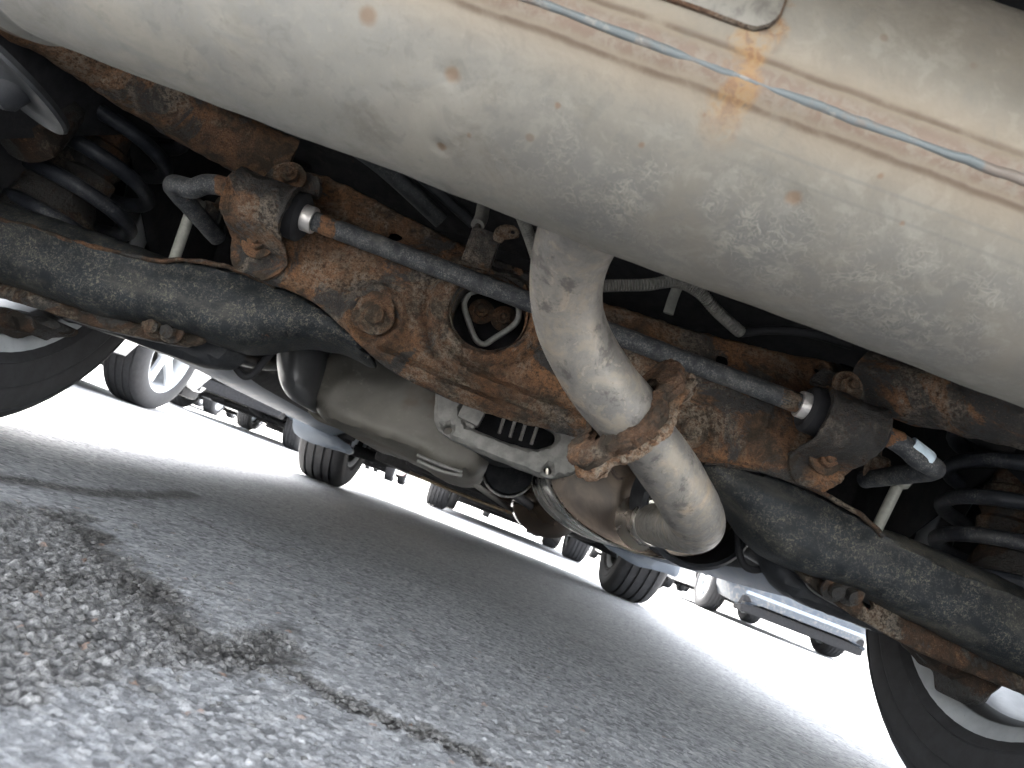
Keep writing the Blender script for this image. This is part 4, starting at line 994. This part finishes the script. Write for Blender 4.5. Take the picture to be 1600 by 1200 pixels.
BK = [(682, 590), (679, 620), (677, 655), (684, 673), (704, 684), (751, 707), (790, 722), (828, 738), (862, 748), (892, 744), (918, 730), (925, 700), (900, 670), (820, 640), (750, 610), (715, 595)]
brk = plate('carrier_bracket', BK, 1.02, .045, M['alloy_cast'], car, holes=[(698, 670, 8), (857, 735, 7)], hole_polys=[[(719, 622), (722, 660), (745, 673), (790, 690), (829, 703), (860, 698), (874, 684), (866, 668), (820, 652), (760, 628)]], step=.005, roll=.007, rough=(.0012, 60, 3))
for (a, b, c, d) in ((789, 648, 780, 677), (806, 653, 797, 683), (822, 659, 813, 688), (840, 665, 830, 694)):
    P0, P1 = at(a, b, 1.045), at(c, d, 1.035); tube('cooling_fin', [P0, (P0 + P1) / 2, P1], .0026, M['alloy_cast'], brk, seg=8, n=3)
lathe('differential_cover', [(.0, -.01), (.06, -.008), (.085, .01), (.09, .05), (.09, .16)], at(790, 660, 1.10) + np.array([0, 0, .03]), (0, 1, 0), M['under'], car, seg=40)
box('connector', at(737, 648, 1.03), (.034, .03, .026), M['alloy_cast'], brk, R=Matrix.Rotation(.1, 3, 'Y'), bev=.004)
box('connector', at(731, 662, 1.04), (.024, .02, .02), M['alloy_cast'], brk, R=Matrix.Rotation(.3, 3, 'Y'), bev=.003)

# driveline and front underside ------------------------------------
ds = tube('drive_shaft', [(.06, 1.28, .30), (.06, 1.9, .285), (.06, 2.6, .27), (.05, 3.2, .27)], .036, M['under'], car, seg=24, n=4)
lathe('drive_joint', [(.02, -.06), (.05, -.05), (.056, -.02), (.05, .0), (.044, .03), (.052, .04), (.05, .07), (.03, .09)], at(795, 735, 1.5), (0, 1, 0), M['black'], ds, seg=32)
lathe('joint_clamp', [(.052, -.008), (.056, -.006), (.056, .006), (.052, .008)], at(795, 735, 1.46), (0, 1, 0), M['resonator'], ds, seg=32, closed=True)
tpx('coolant_hose', [(770, 745, 1.55), (800, 770, 1.7), (840, 800, 1.9), (870, 845, 2.3)], .012, M['rubber'], car, seg=10, n=6)
tpx('fuel_line', [(735, 752, 1.6), (790, 790, 2.0), (850, 828, 2.6)], .007, M['conduit'], car, seg=8, n=6)
tpx('tunnel_brace', [(760, 770, 2.2), (800, 785, 2.2), (850, 806, 2.2), (900, 826, 2.2)], .014, M['brake'], car, seg=10, n=5, flat=.5)
tpx('heat_shield_lip', [(640, 738, 2.6), (720, 772, 2.6), (800, 802, 2.6), (880, 835, 2.6)], .012, M['floor'], car, seg=8, n=5, flat=.5)
box('engine_tray', (0, 3.72, .215), (1.06, 1.10, .05), M['under'], car, bev=.02)
box('gearbox_mount', (-.02, 3.05, .24), (.70, .12, .06), M['under'], car, bev=.02)
box('floor_rail', (-.42, 2.3, .315), (.09, 1.7, .07), M['floor'], car, bev=.015); box('floor_rail', (.46, 2.3, .315), (.09, 1.7, .07), M['floor'], car, bev=.015)
for s in (-1, 1):
    tube('front_arm', [(s * .30, 3.55, .24), (s * .5, 3.56, .21), (s * .70, 3.55, .20)], [.03, .025, .03], M['under'], car, seg=14, n=4)
    tube('heat_shield_edge', [(s * .30, 1.75, .33), (s * .31, 2.4, .32), (s * .32, 2.95, .33)], .012, M['floor'], car, seg=10, n=4)
SPL = [(458, 641), (478, 647), (505, 667), (527, 683), (552, 700), (548, 712), (528, 703), (520, 702), (498, 695), (478, 688), (455, 676)]
SPR = [(940, 838), (975, 856), (1020, 862), (1066, 866), (1064, 890), (1058, 903), (1046, 898), (1020, 890), (994, 885), (974, 872), (944, 852)]
for P_ in (SPL, SPR): plate('splash_guard', P_, 3.16, .05, M['splash'], car, step=.02, roll=.012, rough=(.004, 9, 2))
# conduit and dark rods above the crossmember
def ribbed(name, P, r, nrib):
    return tube(name, [at(*p) for p in P], lambda t: r * (1 + .16 * math.sin(t * nrib * 2 * PI)), M['conduit'], car, seg=16, n=60)
ribbed('ribbed_conduit', [(806, 318, .74), (818, 345, .755), (828, 372, .77), (838, 402, .79)], .0064, 26)
ribbed('ribbed_conduit', [(925, 448, .79), (965, 446, .79), (1010, 445, .79), (1055, 440, .795), (1092, 456, .80), (1122, 488, .81), (1158, 520, .83)], .0068, 62)
tpx('hose', [(1158, 520, .85), (1200, 516, .87), (1260, 520, .88), (1330, 540, .9)], .006, M['rubber'], car, seg=10, n=5)
tpx('hose_stay', [(1062, 440, .86), (1052, 465, .86), (1044, 490, .86)], .007, M['link'], car, seg=10, n=4, flat=.5)
tpx('brace_rod', [(520, 205, .92), (600, 262, .95), (690, 345, 1.0)], .013, dusty_black('dusty_rod', (.02, .022, .024), (.12, .12, .11), .6, 0, .5), car, seg=16, n=5)
tpx('brace_rod', [(545, 200, .92), (640, 262, .95), (740, 350, 1.0)], .008, M['black'], car, seg=14, n=5)
box('spare_wheel_well', (0.02, .52, .585), (.74, .5, .08), M['under'], car, bev=.04)

# ------------------------------------------------------------------ other cars in the car park
SHELL = {k: None for k in PAINT}
def other_car(paint, loc, rz, label, group='parked cars around the rusty car'):
    if SHELL[paint] is None: SHELL[paint] = car_shell(PAINT[paint], M['under'])
    r = empty('car', loc, rz); tag(r, label, 'car', group)
    link('body', SHELL[paint], r)
    for s in (-1, 1):
        for yw in (.93, 3.552): wheel(r, s * .79, yw, random.uniform(0, 1))
        pane('window', .45, 1.25, s, M['glass'], r); pane('window', 1.32, 2.1, s, M['glass'], r); pane('window', 2.18, 2.9, s, M['glass'], r)
        box('headlamp', (s * .62, 4.30, .72), (.22, .22, .12), M['lamp_clear'], r, bev=.03)
        tube('suspension_arm', [(s * .25, .95, .27), (s * .5, .95, .25), (s * .68, .93, .24)], [.03, .025, .03], M['under'], r, seg=8, n=3)
    box('front_valance', (0, 4.36, .235), (1.45, .26, .19), M['under'], r, bev=.03); box('rear_valance', (0, .19, .36), (1.5, .2, .14), M['under'], r, bev=.03)
    screen('windscreen', 2.9, 3.42, M['glass'], r); screen('rear_window', .175, .32, M['glass'], r)
    box('engine_tray', (0, 3.72, .225), (1.06, 1.10, .06), M['under'], r, bev=.02)
    tube('exhaust_pipe', [(.3, .3, .30), (.28, .8, .26), (.2, 1.6, .27), (.2, 3.0, .28)], .03, M['under'], r, seg=8, n=4)
    box('fuel_tank', (-.08, 1.55, .285), (.95, .62, .15), M['under'], r, bev=.04); box('gearbox', (.1, 3.1, .27), (.5, .4, .16), M['under'], r, bev=.05); tube('sway_bar', [(-.6, 1.15, .30), (-.3, 1.05, .27), (.3, 1.05, .27), (.6, 1.15, .30)], .016, M['under'], r, seg=8, n=4)
    lathe('muffler', [(.05, -.3), (.085, -.28), (.085, .28), (.05, .3)], (0, .38, .37), (1, 0, 0), M['tank'], r, seg=20)
    return r
# placement: root is under a car's tail, its nose towards local +Y
other_car('white', (-2.90, .57, 0), 0, 'neighbouring car on the left showing one bright alloy wheel beside the left rear tyre')
other_car('grey', (.30, 6.85, 0), 0, 'nearest car straight ahead, its tyres seen between the two front tyres', )
other_car('silver', (-3.30, 8.05, 0), 0, 'car ahead on the left, its grooved tyre half hidden behind the left front tyre')
oc = other_car('slate', (3.83, 12.6, 0), PI, 'car ahead on the right with a pale alloy wheel and long bluish bumper')
box('bumper_sunlit_strip', (0, 4.50, .365), (1.42, .06, .04), PAINT['silver'], oc, bev=.012)  # paler paint stands in for sunlight on the bumper's upward-facing lip
other_car('white', (-6.3, 12.65, 0), .02, 'distant car on the left, between the bright alloy wheel and the left front tyre')
other_car('red', (-3.2, 16.6, 0), 0, 'distant car showing between the left front tyre and the nearest car straight ahead')
other_car('grey', (.95, 20.4, 0), 0, 'distant car seen low between the wheels of the nearest car straight ahead')
other_car('black', (-9.2, 18.7, 0), 0, 'small distant car immediately right of the bright alloy wheel at left')
other_car('silver', (9.8, 31.5, 0), 0, 'tiny far car immediately right of the right front tyre')
other_car('white', (-6.6, 33.0, 0), 0, 'tiny far car immediately right of the left front tyre')
other_car('black', (4.3, 17.6, 0), 0, 'dark car showing behind the alloy wheel of the bluish bumper car on the right')
other_car('white', (6.9, 22.5, 0), 0, 'farther pale car behind the bluish bumper car on the right')
